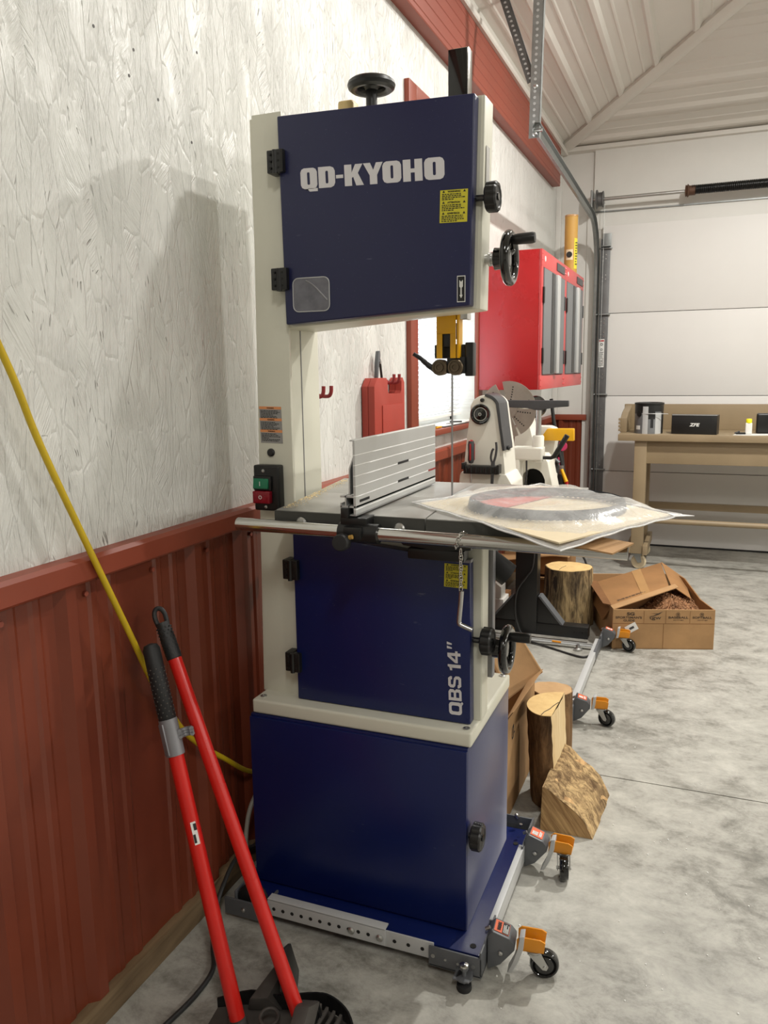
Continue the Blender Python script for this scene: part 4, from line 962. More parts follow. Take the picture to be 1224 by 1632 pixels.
# large drilled and slotted disc on the spindle nose
bm = B(); c = V((0.3035, 3.70, 1.204)); R = 0.131; th = 0.006; N = 0
def sector(a0, a1, r0, r1, n=10):
    P = [(r0 * math.cos(a0 + (a1 - a0) * i / n), r0 * math.sin(a0 + (a1 - a0) * i / n)) for i in range(n + 1)] + [(r1 * math.cos(a1 - (a1 - a0) * i / n), r1 * math.sin(a1 - (a1 - a0) * i / n)) for i in range(n + 1)]
    prism(bm, [c + V((p[0], 0, p[1])) for p in P], (0, th, 0))
for a0, a1 in ((8, 103), (118, 173), (-62, 2), (183, 250), (255, 293)): sector(math.radians(a0), math.radians(a1), 0.035, R, 14)
revolve(bm, [(0.042, 0), (0.042, 0.02), (0.02, 0.02)], c + V((0, -0.004, 0)), (0, 1, 0), 24)
dk = obj('indexing_disc', bm, M['disc'], la, label='grey drilled metal disc with radial slots')
bm = B()
for aa in (20, 75, 130, -12, -48):
    for i in range(6):
        r_ = 0.048 + i * 0.0115; a = math.radians(aa + i * 0.6); p = c + V((r_ * math.cos(a), 0, r_ * math.sin(a))); cyl(bm, p + V((0, 0.001, 0)), p - V((0, 0.0007, 0)), 0.0036, n=6)
obj('disc_hole', bm, M['dark'], dk, kind='stuff')
# bed, banjo, tool rest
bm = B(); box(bm, (0.315, 0.365), (3.13, 4.2), (0.76, 0.85), 0.004); box(bm, (0.405, 0.455), (3.13, 4.2), (0.76, 0.85), 0.004); obj('bed', bm, M['lathe'], la)
bm = B(); box(bm, (0.36, 0.50), (3.52, 3.60), (0.985, 1.045), 0.010, 3); box(bm, (0.33, 0.40), (3.52, 3.60), (0.85, 0.99), 0.006); revolve(bm, [(0.026, 0), (0.028, 0.004), (0.026, 0.012), (0.0255, 0.112), (0.022, 0.118)], (0.475, 3.56, 0.978), (0, 0, 1), 24); obj('banjo', bm, M['lathe'], la)
bm = B(); cyl(bm, (0.475, 3.56, 1.085), (0.475, 3.56, 1.235), 0.0125, n=16); tr_ = obj('tool_rest_post', bm, M['zinc'], la)
bm = B(); prism(bm, [(0.325, 3.545, 1.252), (0.325, 3.545, 1.220), (0.42, 3.545, 1.220), (0.46, 3.545, 1.208), (0.49, 3.545, 1.208), (0.53, 3.545, 1.220), (0.606, 3.545, 1.224), (0.606, 3.545, 1.250)], (0, 0.028, 0), 0.003); obj('tool_rest', bm, M['lathe_dark'], tr_)
bm = B(); tube(bm, [(0.49, 3.55, 0.998), (0.535, 3.545, 0.998), (0.55, 3.545, 1.005), (0.60, 3.54, 1.090), (0.606, 3.54, 1.100)], lambda t: 0.008 if t < 0.45 else 0.0115, 12); obj('banjo_lever', bm, M['black'], la)
bm = B(); tube(bm, [(0.43, 3.53, 0.985), (0.432, 3.525, 0.92), (0.425, 3.52, 0.86)], 0.004, 8); obj('power_cable', bm, M['cable'], la)
# tailstock and the tail end leg casting
bm = B(); prism(bm, xz([(0.29, 0.85), (0.30, 1.06), (0.31, 1.12), (0.32, 1.20), (0.335, 1.245), (0.35, 1.245), (0.36, 1.18), (0.376, 1.10), (0.40, 1.03), (0.42, 0.85)], 3.86), (0, 0.16, 0), 0.01); revolve(bm, [(0.026, 0), (0.026, 0.1), (0.018, 0.1), (0.018, 0.14)], (0.345, 3.86, 1.222), (0, -1, 0), 20); obj('tailstock', bm, M['lathe'], la)
bm = B(); revolve(bm, [(0.052, 0), (0.056, 0.006), (0.056, 0.014), (0.05, 0.02)], (0.36, 4.06, 1.20), (0, 1, 0), 28); obj('tailstock_handwheel', bm, M['black_gloss'], la)
bm = B(); o = xz([(0.29, 0.70), (0.30, 0.97), (0.325, 1.003), (0.485, 1.0), (0.508, 0.97), (0.535, 0.84), (0.56, 0.70), (0.498, 0.70)] + arc(0.442, 0.888, 0.055, 0, 180, 10) + [(0.386, 0.70)], 3.62); prism(bm, o, (0, 0.16, 0), 0.004); obj('tail_leg', bm, M['lathe'], la)
bm = B(); box(bm, (0.375, 0.51), (3.765, 3.77), (0.70, 0.95)); obj('tail_leg_shadow_panel', bm, M['black_mat'], la, label='black sheet standing in for the shade inside the leg arch')  # added black sheet, puts shade into the arch opening as colour
la_leg = B(); bm = B(); prism(bm, [(0.33, 4.13, 0.85), (0.43, 4.13, 0.85), (0.455, 4.13, 1.04), (0.45, 4.13, 1.085), (0.42, 4.13, 1.098), (0.33, 4.13, 1.098)], (0, 0.10, 0), 0.01); obj('tail_housing', bm, M['lathe'], la)
for yy in (3.02, 3.99):
    bm = B(); box(bm, (0.295, 0.408), (yy - 0.04, yy + 0.04), (0.05, 0.80), 0.003); lg = obj('stand_column', bm, M['black'], la, label='black square steel stand column')
    bm = B(); box(bm, (0.13, 0.668), (yy - 0.035, yy + 0.035), (0.036, 0.098), 0.003)
    for s, xx in ((1, 0.408), (-1, 0.295)): prism(bm, [(xx, yy - 0.03, 0.098), (xx + s * 0.13, yy - 0.03, 0.098), (xx + s * 0.012, yy - 0.03, 0.235), (xx, yy - 0.03, 0.235)], (0, 0.06, 0), 0.002)
    obj('stand_foot', bm, M['black'], lg)
    bm = B()
    for s, xx in ((1, 0.409), (-1, 0.294)): hexa(bm, [(xx + s * 0.132, yy - 0.034, 0.0985), (xx + s * 0.132, yy + 0.034, 0.0985), (xx + s * 0.120, yy + 0.034, 0.0985), (xx + s * 0.120, yy - 0.034, 0.0985), (xx + s * 0.016, yy - 0.034, 0.24), (xx + s * 0.016, yy + 0.034, 0.24), (xx + s * 0.004, yy + 0.034, 0.24), (xx + s * 0.004, yy - 0.034, 0.24)])
    obj('gusset_plate', bm, M['grey_frame'], lg)
    bm = B()
    for xx in (0.60, 0.64): cyl(bm, (xx, yy - 0.034, 0.07), (xx, yy - 0.0365, 0.07), 0.004, n=8)
    obj('foot_hole', bm, M['dark'], lg)
bm = B(); tube(bm, smooth_path([(0.405, 3.935, 0.70), (0.39, 3.93, 0.42), (0.36, 3.93, 0.35), (0.315, 3.93, 0.28), (0.30, 3.93, 0.20), (0.31, 3.93, 0.10), (0.36, 3.92, 0.02), (0.5, 3.86, 0.006), (0.66, 3.78, 0.006), (0.70, 3.83, 0.006)], 6), 0.005, 8); solo('power_cord', bm, M['cable'], 'black power cord running down the lathe stand column to the floor', 'cord', (0.5, 3.86, 0))
bm = B(); prism(bm, [(0.386, 4.085, 1.042), (0.416, 4.085, 1.088), (0.55, 4.085, 1.090), (0.552, 4.085, 1.028), (0.386, 4.085, 1.028)], (0, 0.04, 0), 0.004)
solo('yellow_guard', bm, M['yellow'], 'bright yellow angular plastic piece at the tail end of the lathe', 'guard', (0.47, 4.105, 1.028))
# magnetic tray with screwdriver and pliers on the headstock
bm = B(); box(bm, (0.318, 0.452), (2.905, 2.945), (0.998, 1.030), 0.004); box(bm, (0.312, 0.322), (2.90, 2.944), (1.015, 1.04), 0.003); box(bm, (0.448, 0.458), (2.90, 2.944), (1.0, 1.035), 0.003)
for i in range(7): cyl(bm, (0.33 + i * 0.019, 2.904, 1.004), (0.33 + i * 0.019, 2.904, 1.024), 0.0035, n=6)
solo('tool_tray', bm, M['black'], 'black magnetic tool tray on the front of the lathe headstock', 'tray', (0.385, 2.925, 0.998))
sd = thing('screwdriver', 'red and grey handled screwdriver standing in the black tool tray', 'screwdriver', (0.346, 2.90, 0.94))
bm = B(); revolve(bm, [(0.008, 0), (0.0125, 0.012), (0.0115, 0.04), (0.013, 0.07), (0.010, 0.084), (0.004, 0.087)], (0.346, 2.917, 1.038), (0, 0, 1), 14); hd = obj('handle', bm, M['lathe_dark'], sd)
bm = B()
for a in (-1.57, 0.4, 2.6): box(bm, (0.346 + 0.011 * math.cos(a) - 0.003, 0.346 + 0.011 * math.cos(a) + 0.003), (2.917 + 0.011 * math.sin(a) - 0.003, 2.917 + 0.011 * math.sin(a) + 0.003), (1.05, 1.112), 0.001)
revolve(bm, [(0.0115, 0), (0.010, 0.010), (0.004, 0.014)], (0.346, 2.917, 1.112), (0, 0, 1), 14); obj('red_insert', bm, M['screw_red'], hd)
bm = B(); cyl(bm, (0.346, 2.917, 0.92), (0.346, 2.917, 1.04), 0.003, n=8); obj('blade', bm, M['zinc'], sd)
pr = thing('pliers', 'grey pliers standing open in the black tool tray', 'pliers', (0.43, 2.90, 0.93))
bm = B(); tube(bm, smooth_path([(0.432, 2.913, 1.035), (0.424, 2.913, 1.06), (0.428, 2.913, 1.085), (0.434, 2.913, 1.095)], 5), 0.0042, 8); tube(bm, smooth_path([(0.432, 2.910, 1.035), (0.442, 2.910, 1.065), (0.446, 2.910, 1.095), (0.444, 2.910, 1.12)], 5), 0.0045, 8); obj('handle', bm, M['lathe_dark'], pr)
bm = B(); hexa(bm, [(0.424, 2.906, 0.915), (0.432, 2.906, 0.915), (0.432, 2.916, 0.915), (0.424, 2.916, 0.915), (0.426, 2.905, 1.045), (0.440, 2.905, 1.045), (0.440, 2.917, 1.045), (0.426, 2.917, 1.045)], 0.002); obj('jaw', bm, M['lathe_dark'], pr)
# things leaning behind the lathe
tbk = thing('tool_bag', 'black upright bag with a small magenta disc leaning in the corner behind the lathe', 'bag', (0.36, 4.95, 0.0))
bm = B(); hexa(bm, [(0.30, 4.88, 0.0), (0.46, 4.88, 0.0), (0.46, 5.0, 0.0), (0.30, 5.0, 0.0), (0.315, 4.90, 0.93), (0.355, 4.90, 0.93), (0.355, 4.97, 0.93), (0.315, 4.97, 0.93)], 0.012); obj('bag_body', bm, M['black_mat'], tbk)
bm = B(); tube(bm, [(0.285, 4.92, 1.21), (0.305, 4.905, 1.08), (0.34, 4.89, 0.92), (0.38, 4.87, 0.75), (0.41, 4.87, 0.55)], 0.011, 10); obj('bag_strap', bm, M['black'], tbk)
bm = B(); revolve(bm, [(0.001, 0), (0.027, 0.0), (0.030, 0.006), (0.027, 0.012), (0.001, 0.012)], (0.362, 4.898, 0.925), (0.2, -1, 0.1), 20); obj('round_tag', bm, M['magenta'], tbk)
bm = B(); tube(bm, [(0.345, 4.875, 0.86), (0.35, 4.865, 0.80), (0.36, 4.86, 0.76)], 0.006, 8); obj('cord', bm, M['magenta'], tbk)
cg = thing('spray_tool', 'grey spray gun with a yellow tip hanging behind the lathe legs', 'tool', (0.36, 4.6, 0.70))
bm = B(); prism(bm, [(0.335, 4.60, 0.90), (0.375, 4.60, 0.875), (0.40, 4.60, 0.83), (0.395, 4.60, 0.80), (0.37, 4.60, 0.76), (0.34, 4.60, 0.72)], (0, 0.04, 0), 0.005); cyl(bm, (0.36, 4.60, 0.885), (0.395, 4.595, 0.855), 0.014, n=14); obj('body', bm, M['lathe_dark'], cg)
bm = B(); cyl(bm, (0.41, 4.60, 0.82), (0.44, 4.59, 0.75), 0.009, 0.012, n=12); obj('tip', bm, M['yellow'], cg)
bm = B(); cyl(bm, (0.44, 4.59, 0.75), (0.447, 4.588, 0.72), 0.012, 0.006, n=12); obj('nozzle', bm, M['screw_red'], cg)
bm = B(); box(bm, (0.395, 0.42), (4.60, 4.625), (0.79, 0.84), 0.004); obj('joint', bm, M['zinc'], cg)
bm = B(); tube(bm, smooth_path([(0.35, 4.62, 0.73), (0.34, 4.60, 0.6), (0.56, 4.58, 0.3), (0.60, 4.58, 0.02)], 6), 0.006, 8); obj('air_line', bm, M['cable'], cg)
# ================================================================== blade pack on the table
pk = thing('blade_pack', 'coiled saw blades in a clear plastic sleeve lying on the bandsaw table', 'blade pack', (0.83, 1.76, TZ))
cx, cy = 0.835, 1.765
Cn = [V((0.528, 1.752)), V((0.940, 1.385)), V((1.128, 1.765)), V((0.755, 2.155))]     # left, front, right, back corners
def quad_pt(s, t):
    a = Cn[0].lerp(Cn[1], s); b = Cn[3].lerp(Cn[2], s); return a.lerp(b, t)
z0 = TZ + 0.0012
bm = B()
def inset(f): 
    m = sum(Cn, V((0, 0))) / 4; return [m + (c - m) * f for c in Cn]
prism(bm, [(p.x, p.y, z0) for p in inset(0.93)], (0, 0, 0.003)); obj('backing_card', bm, M['beige_card'], pk, label='beige cardboard backing')
rc = 0.172
def coil_c(k): return V((0.842 + 0.003 * k, 1.770 - 0.002 * k))
for k_ in range(3):
    c = coil_c(k_); bm = B(); n = 160; rows = []
    for i in range(n):
        a = 2 * PI * i / n; r_ = rc - 0.004 * k_ + 0.004 * math.sin(2 * a + k_); zz_ = z0 + 0.0045
        tooth = 0.003 if i % 2 else 0.0
        rows.append((V((c.x + r_ * math.cos(a), c.y + r_ * math.sin(a), zz_ + tooth)), V((c.x + (r_ - 0.004) * math.cos(a), c.y + (r_ - 0.004) * math.sin(a), zz_ + 0.021))))
    lo = [bm.verts.new(p) for p, q in rows]; hi = [bm.verts.new(q) for p, q in rows]
    for i in range(n): bm.faces.new((lo[i], lo[(i + 1) % n], hi[(i + 1) % n], hi[i]))
    obj('blade_coil', bm, M['coil'], pk, label='dark toothed steel band coiled in a ring' if k_ == 0 else None)
bm = B(); P = [(cx - 0.155, 1.80)]; pts = []
for i in range(15):
    a = math.radians(95 + 130 * i / 14); pts.append((0.842 + 0.160 * math.cos(a), 1.770 + 0.160 * math.sin(a)))
prism(bm, [(x, y, z0 + 0.004) for x, y in pts], (0, 0, 0.002)); obj('red_insert', bm, M['red_card'], pk, label='faded red paper insert')
# the sleeve: upper film tented over the coil, lower film, sealed edge
def film_h(p):
    d = (p - V((0.842, 1.770))).length
    base = 0.027 * math.exp(-max(0, d - rc) ** 2 / (2 * 0.045 ** 2)) if d > rc else 0.027 - 0.011 * (1 - (d / rc) ** 2)
    w = 0.0022 * math.sin(37 * p.x + 23 * p.y + 3 * math.sin(21 * p.y)) + 0.0014 * math.sin(71 * p.x - 53 * p.y)
    return base + w
bm = B(); N = 56; g_ = []
for i in range(N + 1):
    row = []
    for j in range(N + 1):
        s, t = i / N, j / N; p = quad_pt(s, t); e = min(s, 1 - s, t, 1 - t); k_ = min(1, e / 0.14); k_ = k_ * k_ * (3 - 2 * k_)
        zz_ = z0 + 0.0035 + film_h(p) * k_
        droop = max(0, 1.55 - p.y); zz_ -= droop * 0.06
        row.append(bm.verts.new((p.x, p.y, zz_)))
    g_.append(row)
for i in range(N):
    for j in range(N): bm.faces.new((g_[i][j], g_[i + 1][j], g_[i + 1][j + 1], g_[i][j + 1]))
obj('upper_film', bm, M['film'], pk, label='wrinkled clear plastic film')
bm = B(); E_ = []
rim = [quad_pt(i / 20, 0) for i in range(20)] + [quad_pt(1, i / 20) for i in range(20)] + [quad_pt(1 - i / 20, 1) for i in range(20)] + [quad_pt(0, 1 - i / 20) for i in range(20)]
tube(bm, [(p.x, p.y, z0 + 0.0032 - max(0, 1.55 - p.y) * 0.06 + 0.0012 * math.sin(i * 1.3)) for i, p in enumerate(rim)], 0.0017, 6, True)
obj('sealed_edge', bm, M['film_edge'], pk)
bm = B(); p = Cn[2]; prism(bm, [(p.x - 0.03, p.y + 0.012, z0 + 0.0035), (p.x + 0.026, p.y + 0.004, z0 + 0.0015), (p.x - 0.012, p.y - 0.028, z0 + 0.0035)], (0, 0, 0.0012)); obj('corner_tab', bm, M['film_edge'], pk)
bm = B(); prism(bm, [(0.93, 1.50, TZ - 0.02), (1.02, 1.47, TZ - 0.025), (1.05, 1.56, TZ - 0.022), (0.95, 1.60, TZ - 0.018)], (0, 0, 0.003)); 
solo('cardboard_scrap', bm, M['card'], 'small flat cardboard scrap on the rail end under the plastic sleeve', 'cardboard', (0.98, 1.53, TZ - 0.025))

# ================================================================== wall hooks, case and clamp
def wall_hook(name, y, z, label):
    bm = B(); box(bm, (0.0, 0.005), (y - 0.035, y + 0.035), (z - 0.009, z + 0.009), 0.002)
    for dy in (-0.028, 0.028): tube(bm, smooth_path([(0.0, y + dy, z), (0.040, y + dy, z - 0.003), (0.052, y + dy, z + 0.008), (0.054, y + dy, z + 0.030)], 5), 0.0062, 10)
    return solo(name, bm, M['hook_red'], label, 'hook', (0, y, z), 'red wall hooks')
wall_hook('double_hook', 2.29, 1.312, 'red vinyl double hook on the white wall beside the saw column')
wall_hook('double_hook', 2.90, 1.345, 'red vinyl double hook in the handle cut-out of the red case')
cs = thing('tool_case', 'red plastic tool case hanging on the white wall left of the window', 'case', (0.05, 2.83, 1.0))
cy0, cy1, zc0, zc1 = 2.675, 2.985, 0.93, 1.362
bm = B(); hy = (2.805, 2.95)
out = [(cy0, zc0), (cy1, zc0), (cy1, zc1 - 0.02), (cy1 - 0.02, zc1), (hy[1] + 0.012, zc1), (hy[1], zc1 - 0.012), (hy[1], 1.312), (hy[1] - 0.012, 1.300), (hy[0] + 0.012, 1.300), (hy[0], 1.312), (hy[0], zc1 - 0.012), (hy[0] - 0.012, zc1), (cy0 + 0.03, zc1), (cy0, zc1 - 0.03)]
prism(bm, [(0.004, y, z) for y, z in out], (0.024, 0, 0), 0.005); obj('case_back', bm, M['case_red'], cs)
bm = B(); prism(bm, [(0.029, y, z) for y, z in out], (0.025, 0, 0), 0.005)
lid = obj('case_lid', bm, M['case_red'], cs)
bm = B(); box(bm, (0.053, 0.058), (2.745, 2.972), (0.96, 1.262), 0.004); obj('raised_panel', bm, M['case_red'], lid)
bm = B(); box(bm, (0.0278, 0.0292), (cy0 + 0.004, cy1 - 0.004), (zc0 + 0.004, 1.29)); obj('case_seam', bm, M['dark'], cs)
cl = thing('spring_clamp', 'black spring clamp hung on the wall above the red case', 'clamp', (0.03, 2.81, 1.36))
bm = B(); prism(bm, [(0.014, 2.765, 1.34), (0.014, 2.777, 1.34), (0.014, 2.782, 1.40), (0.014, 2.803, 1.44), (0.014, 2.80, 1.462), (0.014, 2.787, 1.460), (0.014, 2.774, 1.42)], (0.014, 0, 0), 0.003); obj('arm', bm, M['grey_frame'], cl)
bm = B(); tube(bm, smooth_path([(0.022, 2.80, 1.435), (0.022, 2.812, 1.41), (0.022, 2.83, 1.345)], 5), 0.005, 8); obj('arm', bm, M['black'], cl)
bm = B(); cyl(bm, (0.012, 2.796, 1.42), (0.032, 2.796, 1.42), 0.006, n=12); obj('pivot', bm, M['zinc'], cl)
# things lying on the window sill
tl = thing('clipboard', 'white sheet with black edge lying on the red window sill', 'clipboard', (-0.02, 3.86, WZ0 - 0.002))
bm = B(); prism(bm, [(-0.075, 3.60, WZ0 - 0.002), (0.03, 3.60, WZ0 - 0.002), (0.04, 3.98, WZ0 - 0.002), (-0.065, 3.98, WZ0 - 0.002)], (0, 0, 0.004), 0.001); obj('board', bm, M['black'], tl)
bm = B(); prism(bm, [(-0.07, 3.605, WZ0 + 0.002), (0.018, 3.605, WZ0 + 0.002), (0.026, 3.95, WZ0 + 0.002), (-0.06, 3.95, WZ0 + 0.002)], (0, 0, 0.002)); pp = obj('paper', bm, M['paper'], tl)
bm = B(); box(bm, (-0.02, 0.01), (3.76, 3.80), (WZ0 + 0.004, WZ0 + 0.006), 0.0005); cyl(bm, (-0.03, 3.86, WZ0 + 0.008), (0.02, 3.90, WZ0 + 0.008), 0.004, n=8); obj('clip', bm, M['black'], tl)
bm = B(); cyl(bm, (0.015, 3.50, WZ0 + 0.003), (0.017, 3.57, WZ0 + 0.003), 0.0045, n=6); solo('pencil', bm, M['yellow'], 'short yellow pencil on the left end of the window sill', 'pencil', (0.016, 3.53, WZ0))

# ================================================================== red wall cabinets
def cabinet(y0, y1, label):
    x1 = 0.35; zb, zt = 1.282, 1.992
    t = thing('wall_cabinet', label, 'cabinet', (0.0, (y0 + y1) / 2, zb), 'red wall cabinets')
    bm = B(); box(bm, (0.002, x1 - 0.012), (y0, y1), (zb, zt), 0.004); obj('body', bm, M['cab_red'], t)
    bm = B(); a, b = y0 + 0.045, y1 - 0.045; c, d = zb + 0.075, zt - 0.085
    for ys, zs in (((y0, y1), (zb, c)), ((y0, y1), (d, zt)), ((y0, a), (c, d)), ((b, y1), (c, d))): box(bm, (x1 - 0.012, x1), ys, zs, 0.0015)
    obj('face_frame', bm, M['cab_face'], t)
    m = (a + b) / 2
    for s, ys in ((0, (a + 0.004, m - 0.002)), (1, (m + 0.002, b - 0.004))):
        bm = B(); box(bm, (x1 - 0.010, x1 + 0.006), ys, (c + 0.004, d - 0.004), 0.002); dr = obj('door', bm, M['cab_grey'], t)
        hx = ys[1] if s == 0 else ys[0]
        bm = B()
        if s == 0: box(bm, (x1 + 0.005, x1 + 0.008), (hx - 0.10, hx - 0.006), (c + 0.008, d - 0.008), 0.001); obj('door_inlay', bm, M['black'], dr, label='black recessed strip')
        else: box(bm, (x1 + 0.005, x1 + 0.022), (hx + 0.004, hx + 0.085), (c + 0.008, d - 0.008), 0.003); obj('door_handle', bm, M['alu'], dr, label='full height silver handle bar')
        for z in (c + 0.10, d - 0.14):
            bm = B(); yy = a - 0.004 if s == 0 else b + 0.004
            box(bm, (x1 + 0.0005, x1 + 0.010), (yy - 0.012, yy + 0.012), (z - 0.04, z + 0.04), 0.002); obj('door_hinge', bm, M['black'], dr)
    bm = B(); box(bm, (x1, x1 + 0.004), (y1 - 0.30, y1 - 0.05), (zt - 0.062, zt - 0.020), 0.0015); obj('badge', bm, M['lathe_dark'], t, label='dark badge plate')
    bm = B(); revolve(bm, [(0.014, 0), (0.014, 0.001), (0.001, 0.001)], (x1, y0 + 0.09, zt - 0.04), (1, 0, 0), 14); obj('lock_sticker', bm, M['paper'], t)
    bm = B()
    for yy in (y0 + 0.015, y1 - 0.015):
        for z in (zb + 0.02, zb + 0.05, zt - 0.02, zt - 0.05): revolve(bm, [(0.006, 0), (0.004, 0.003)], (x1, yy, z), (1, 0, 0), 8)
    obj('rivet', bm, M['cab_face'], t)
cabinet(4.213, 4.943, 'near red wall cabinet with grey doors and silver handle, next to the window')
cabinet(4.947, 5.678, 'far red wall cabinet with grey doors and silver handle, next to the roll-up door track')
tb_ = thing('mailing_tube', 'tall golden brown mailing tube with labels standing on the far red cabinet', 'tube', (0.292, 5.47, 1.994))
bm = B(); cyl(bm, (0.292, 5.47, 1.994), (0.292, 5.47, 2.365), 0.0415, n=28); tt = obj('tube', bm, M['kraft'], tb_)
bm = B(); revolve(bm, [(0.043, -0.006), (0.043, 0.004), (0.036, 0.006), (0.001, 0.006)], (0.292, 5.47, 2.362), (0, 0, 1), 28); obj('end_cap', bm, M['tape'], tb_)
def wrap(a0, a1, z0_, z1_, r=0.0419):
    bm = B(); n = 8; P = [(0.292 + r * math.cos(math.radians(a0 + (a1 - a0) * i / n)), 5.47 + r * math.sin(math.radians(a0 + (a1 - a0) * i / n))) for i in range(n + 1)]
    sheet(bm, [(x, y, z0_) for x, y in P], [(x, y, z1_) for x, y in P]); return bm
obj('shipping_label', wrap(-50, -5, 2.03, 2.22), M['sticker_yellow'], tt, label='yellow shipping label')
lb_ = obj('round_mark_label', wrap(-125, -62, 2.085, 2.15), M['beige_card'], tt, label='pale square label with a round black emblem')
bm = B(); q = V((0.292 + 0.0428 * math.cos(math.radians(-93)), 5.47 + 0.0428 * math.sin(math.radians(-93)), 2.118)); revolve(bm, [(0.019, 0), (0.019, 0.0006), (0.001, 0.0008)], q, (-0.05, -1, 0), 20); obj('round_emblem', bm, M['ink'], lb_)
bm = B(); fine_print(bm, (0.292 + 0.0425 * math.cos(math.radians(-40)), 5.47 + 0.0425 * math.sin(math.radians(-40)), 2.05), (0.64, 0.77, 0), (0, 0, 1), 0.018, 0.15, 9, 0.0012, 0.4, 77); obj('label_print', bm, M['ink'], tt, smooth=False)

# ================================================================== garage door hardware
gt = thing('door_track', 'galvanised roll-up door track curving up from the left jamb', 'track', (0.36, 6.4, 0.0))
bm = B(); R = 0.36; xt = 0.335
path = [V((xt, 6.49, 0.02)), V((xt, 6.49, 1.2)), V((xt, 6.49, 2.475 - R))] + [V((xt, 6.49 - R + R * math.cos(math.radians(a)), 2.475 - R + R * math.sin(math.radians(a)))) for a in range(10, 91, 10)]
path += [V((xt + 0.045 * t, 6.13 - 2.25 * t, 2.475)) for t in (0.25, 0.5, 0.75, 1.0)]
def track_sec(bm, path):
    rs = []
    for i, p in enumerate(path):
        d = (path[min(i + 1, len(path) - 1)] - path[max(i - 1, 0)]).normalized(); sx = V((1, 0, 0)); nn = sx.cross(d).normalized()
        prof = [(-0.026, 0.012), (-0.028, -0.012), (-0.012, -0.024), (0.012, -0.024), (0.026, -0.014), (0.028, 0.002), (0.026, 0.002), (0.024, -0.012), (0.011, -0.021), (-0.011, -0.021), (-0.025, -0.010), (-0.023, 0.012)]
        rs.append([bm.verts.new(p + sx * b + nn * a) for a, b in prof])
    skin_rings(bm, rs)
track_sec(bm, path); obj('curved_track', bm, M['galv'], gt)
bm = B(); box(bm, (0.358, 0.361), (6.46, 6.51), (0.02, 2.36), 0.001); box(bm, (0.358, 0.425), (6.502, 6.506), (0.02, 2.36), 0.001)
an = obj('jamb_angle', bm, M['galv_dark'], gt, label='dark grey perforated angle along the jamb')
bm = B(); rnd = random.Random(3)
for z in (0.62, 0.9, 1.02, 1.30, 1.42, 1.62, 1.72, 2.05, 2.2):
    for dx, dz in ((0.372, 0), (0.372, 0.03), (0.395, 0.015), (0.395, 0.045)): cyl(bm, (dx, 6.503, z + dz), (dx, 6.499, z + dz), 0.0045, n=6)
obj('angle_bolt', bm, M['zinc'], an)
for z in (0.60, 1.19, 1.80, 2.29):
    bm = B(); box(bm, (0.345, 0.44), (6.480, 6.503), (z - 0.004, z + 0.004), 0.001); cyl(bm, (0.335, 6.49, z), (0.43, 6.50, z), 0.006, n=8); obj('roller_bracket', bm, M['galv'], gt)
bm = B(); box(bm, (0.366, 0.43), (6.494, 6.50), (2.305, 2.40), 0.001); box(bm, (0.366, 0.43), (6.45, 6.50), (2.30, 2.306), 0.001); obj('top_bracket', bm, M['galv'], gt)
bm = B(); plate(bm, (0.361, 6.5018, 1.40), (1, 0, 0), (0, 0, 1), 0.042, 0.215, 0.0006); wl = obj('warning_label', bm, M['paper'], gt, label='white vertical warning label with a red band')
bm = B(); plate(bm, (0.364, 6.5011, 1.597), (1, 0, 0), (0, 0, 1), 0.036, 0.010, 0.0004); obj('label_band', bm, M['screw_red'], wl)
bm = B(); fine_print(bm, (0.365, 6.5011, 1.405), (1, 0, 0), (0, 0, 1), 0.034, 0.105, 16, 0.0006, 0.5, 5)
for z, r_ in ((1.575, 0.010), (1.535, 0.009)): revolve(bm, [(r_, 0), (r_, 0.0006), (r_ * 0.6, 0.0006), (r_ * 0.6, 0)], (0.382, 6.5009, z), (0, -1, 0), 12, False, True)
prism(bm, [(0.367, 6.5009, 1.513), (0.398, 6.5009, 1.513), (0.398, 6.5009, 1.5165), (0.367, 6.5009, 1.5165)], (0, -0.0004, 0)); obj('label_print', bm, M['ink'], wl, smooth=False)
# perforated hanger angles
hg = thing('track_hanger', 'galvanised perforated angle brackets hanging the end of the door track from the ceiling', 'bracket', (0.38, 3.88, 2.44))
def perf_angle(bm, bh, p0, p1, w, wdir, ddir):
    p0, p1, wdir, ddir = V(p0), V(p1), V(wdir).normalized(), V(ddir).normalized(); L = (p1 - p0).length; d = (p1 - p0) / L
    for a, b in ((wdir, ddir),):
        prism(bm, [p0, p0 + wdir * w, p0 + wdir * w + ddir * 0.003, p0 + ddir * 0.003], p1 - p0)
        prism(bm, [p0 + wdir * (w - 0.003), p0 + wdir * w, p0 + wdir * w + ddir * w * 0.75, p0 + wdir * (w - 0.003) + ddir * w * 0.75], p1 - p0)
    n = int(L / 0.026)
    for i in range(n):
        c = p0 + d * (0.018 + i * 0.026) + wdir * w * 0.45; cyl(bh, c - ddir * 0.0008, c + ddir * 0.0038, 0.0065, n=10)
bm = B(); bh = B(); perf_angle(bm, bh, (0.336, 3.905, 2.44), (0.352, 3.90, 3.165), 0.048, (1, 0, 0), (0, 1, 0)); va = obj('hanger_angle', bm, M['galv'], hg, label='vertical perforated angle'); obj('hanger_hole', bh, M['lt_grey'], va)
bm = B(); bh = B(); perf_angle(bm, bh, (0.325, 3.915, 2.68), (0.165, 4.02, 3.10), 0.040, (0.92, 0.1, 0.38), (0, 1, 0)); vb = obj('hanger_angle', bm, M['galv_dark'], hg, label='diagonal perforated brace'); obj('hanger_hole', bh, M['lt_grey'], vb)
bm = B()
for z in (2.455, 2.66): revolve(bm, [(0.011, 0), (0.011, 0.005), (0.006, 0.008)], (0.366, 3.904, z), (0, -1, 0), 8)
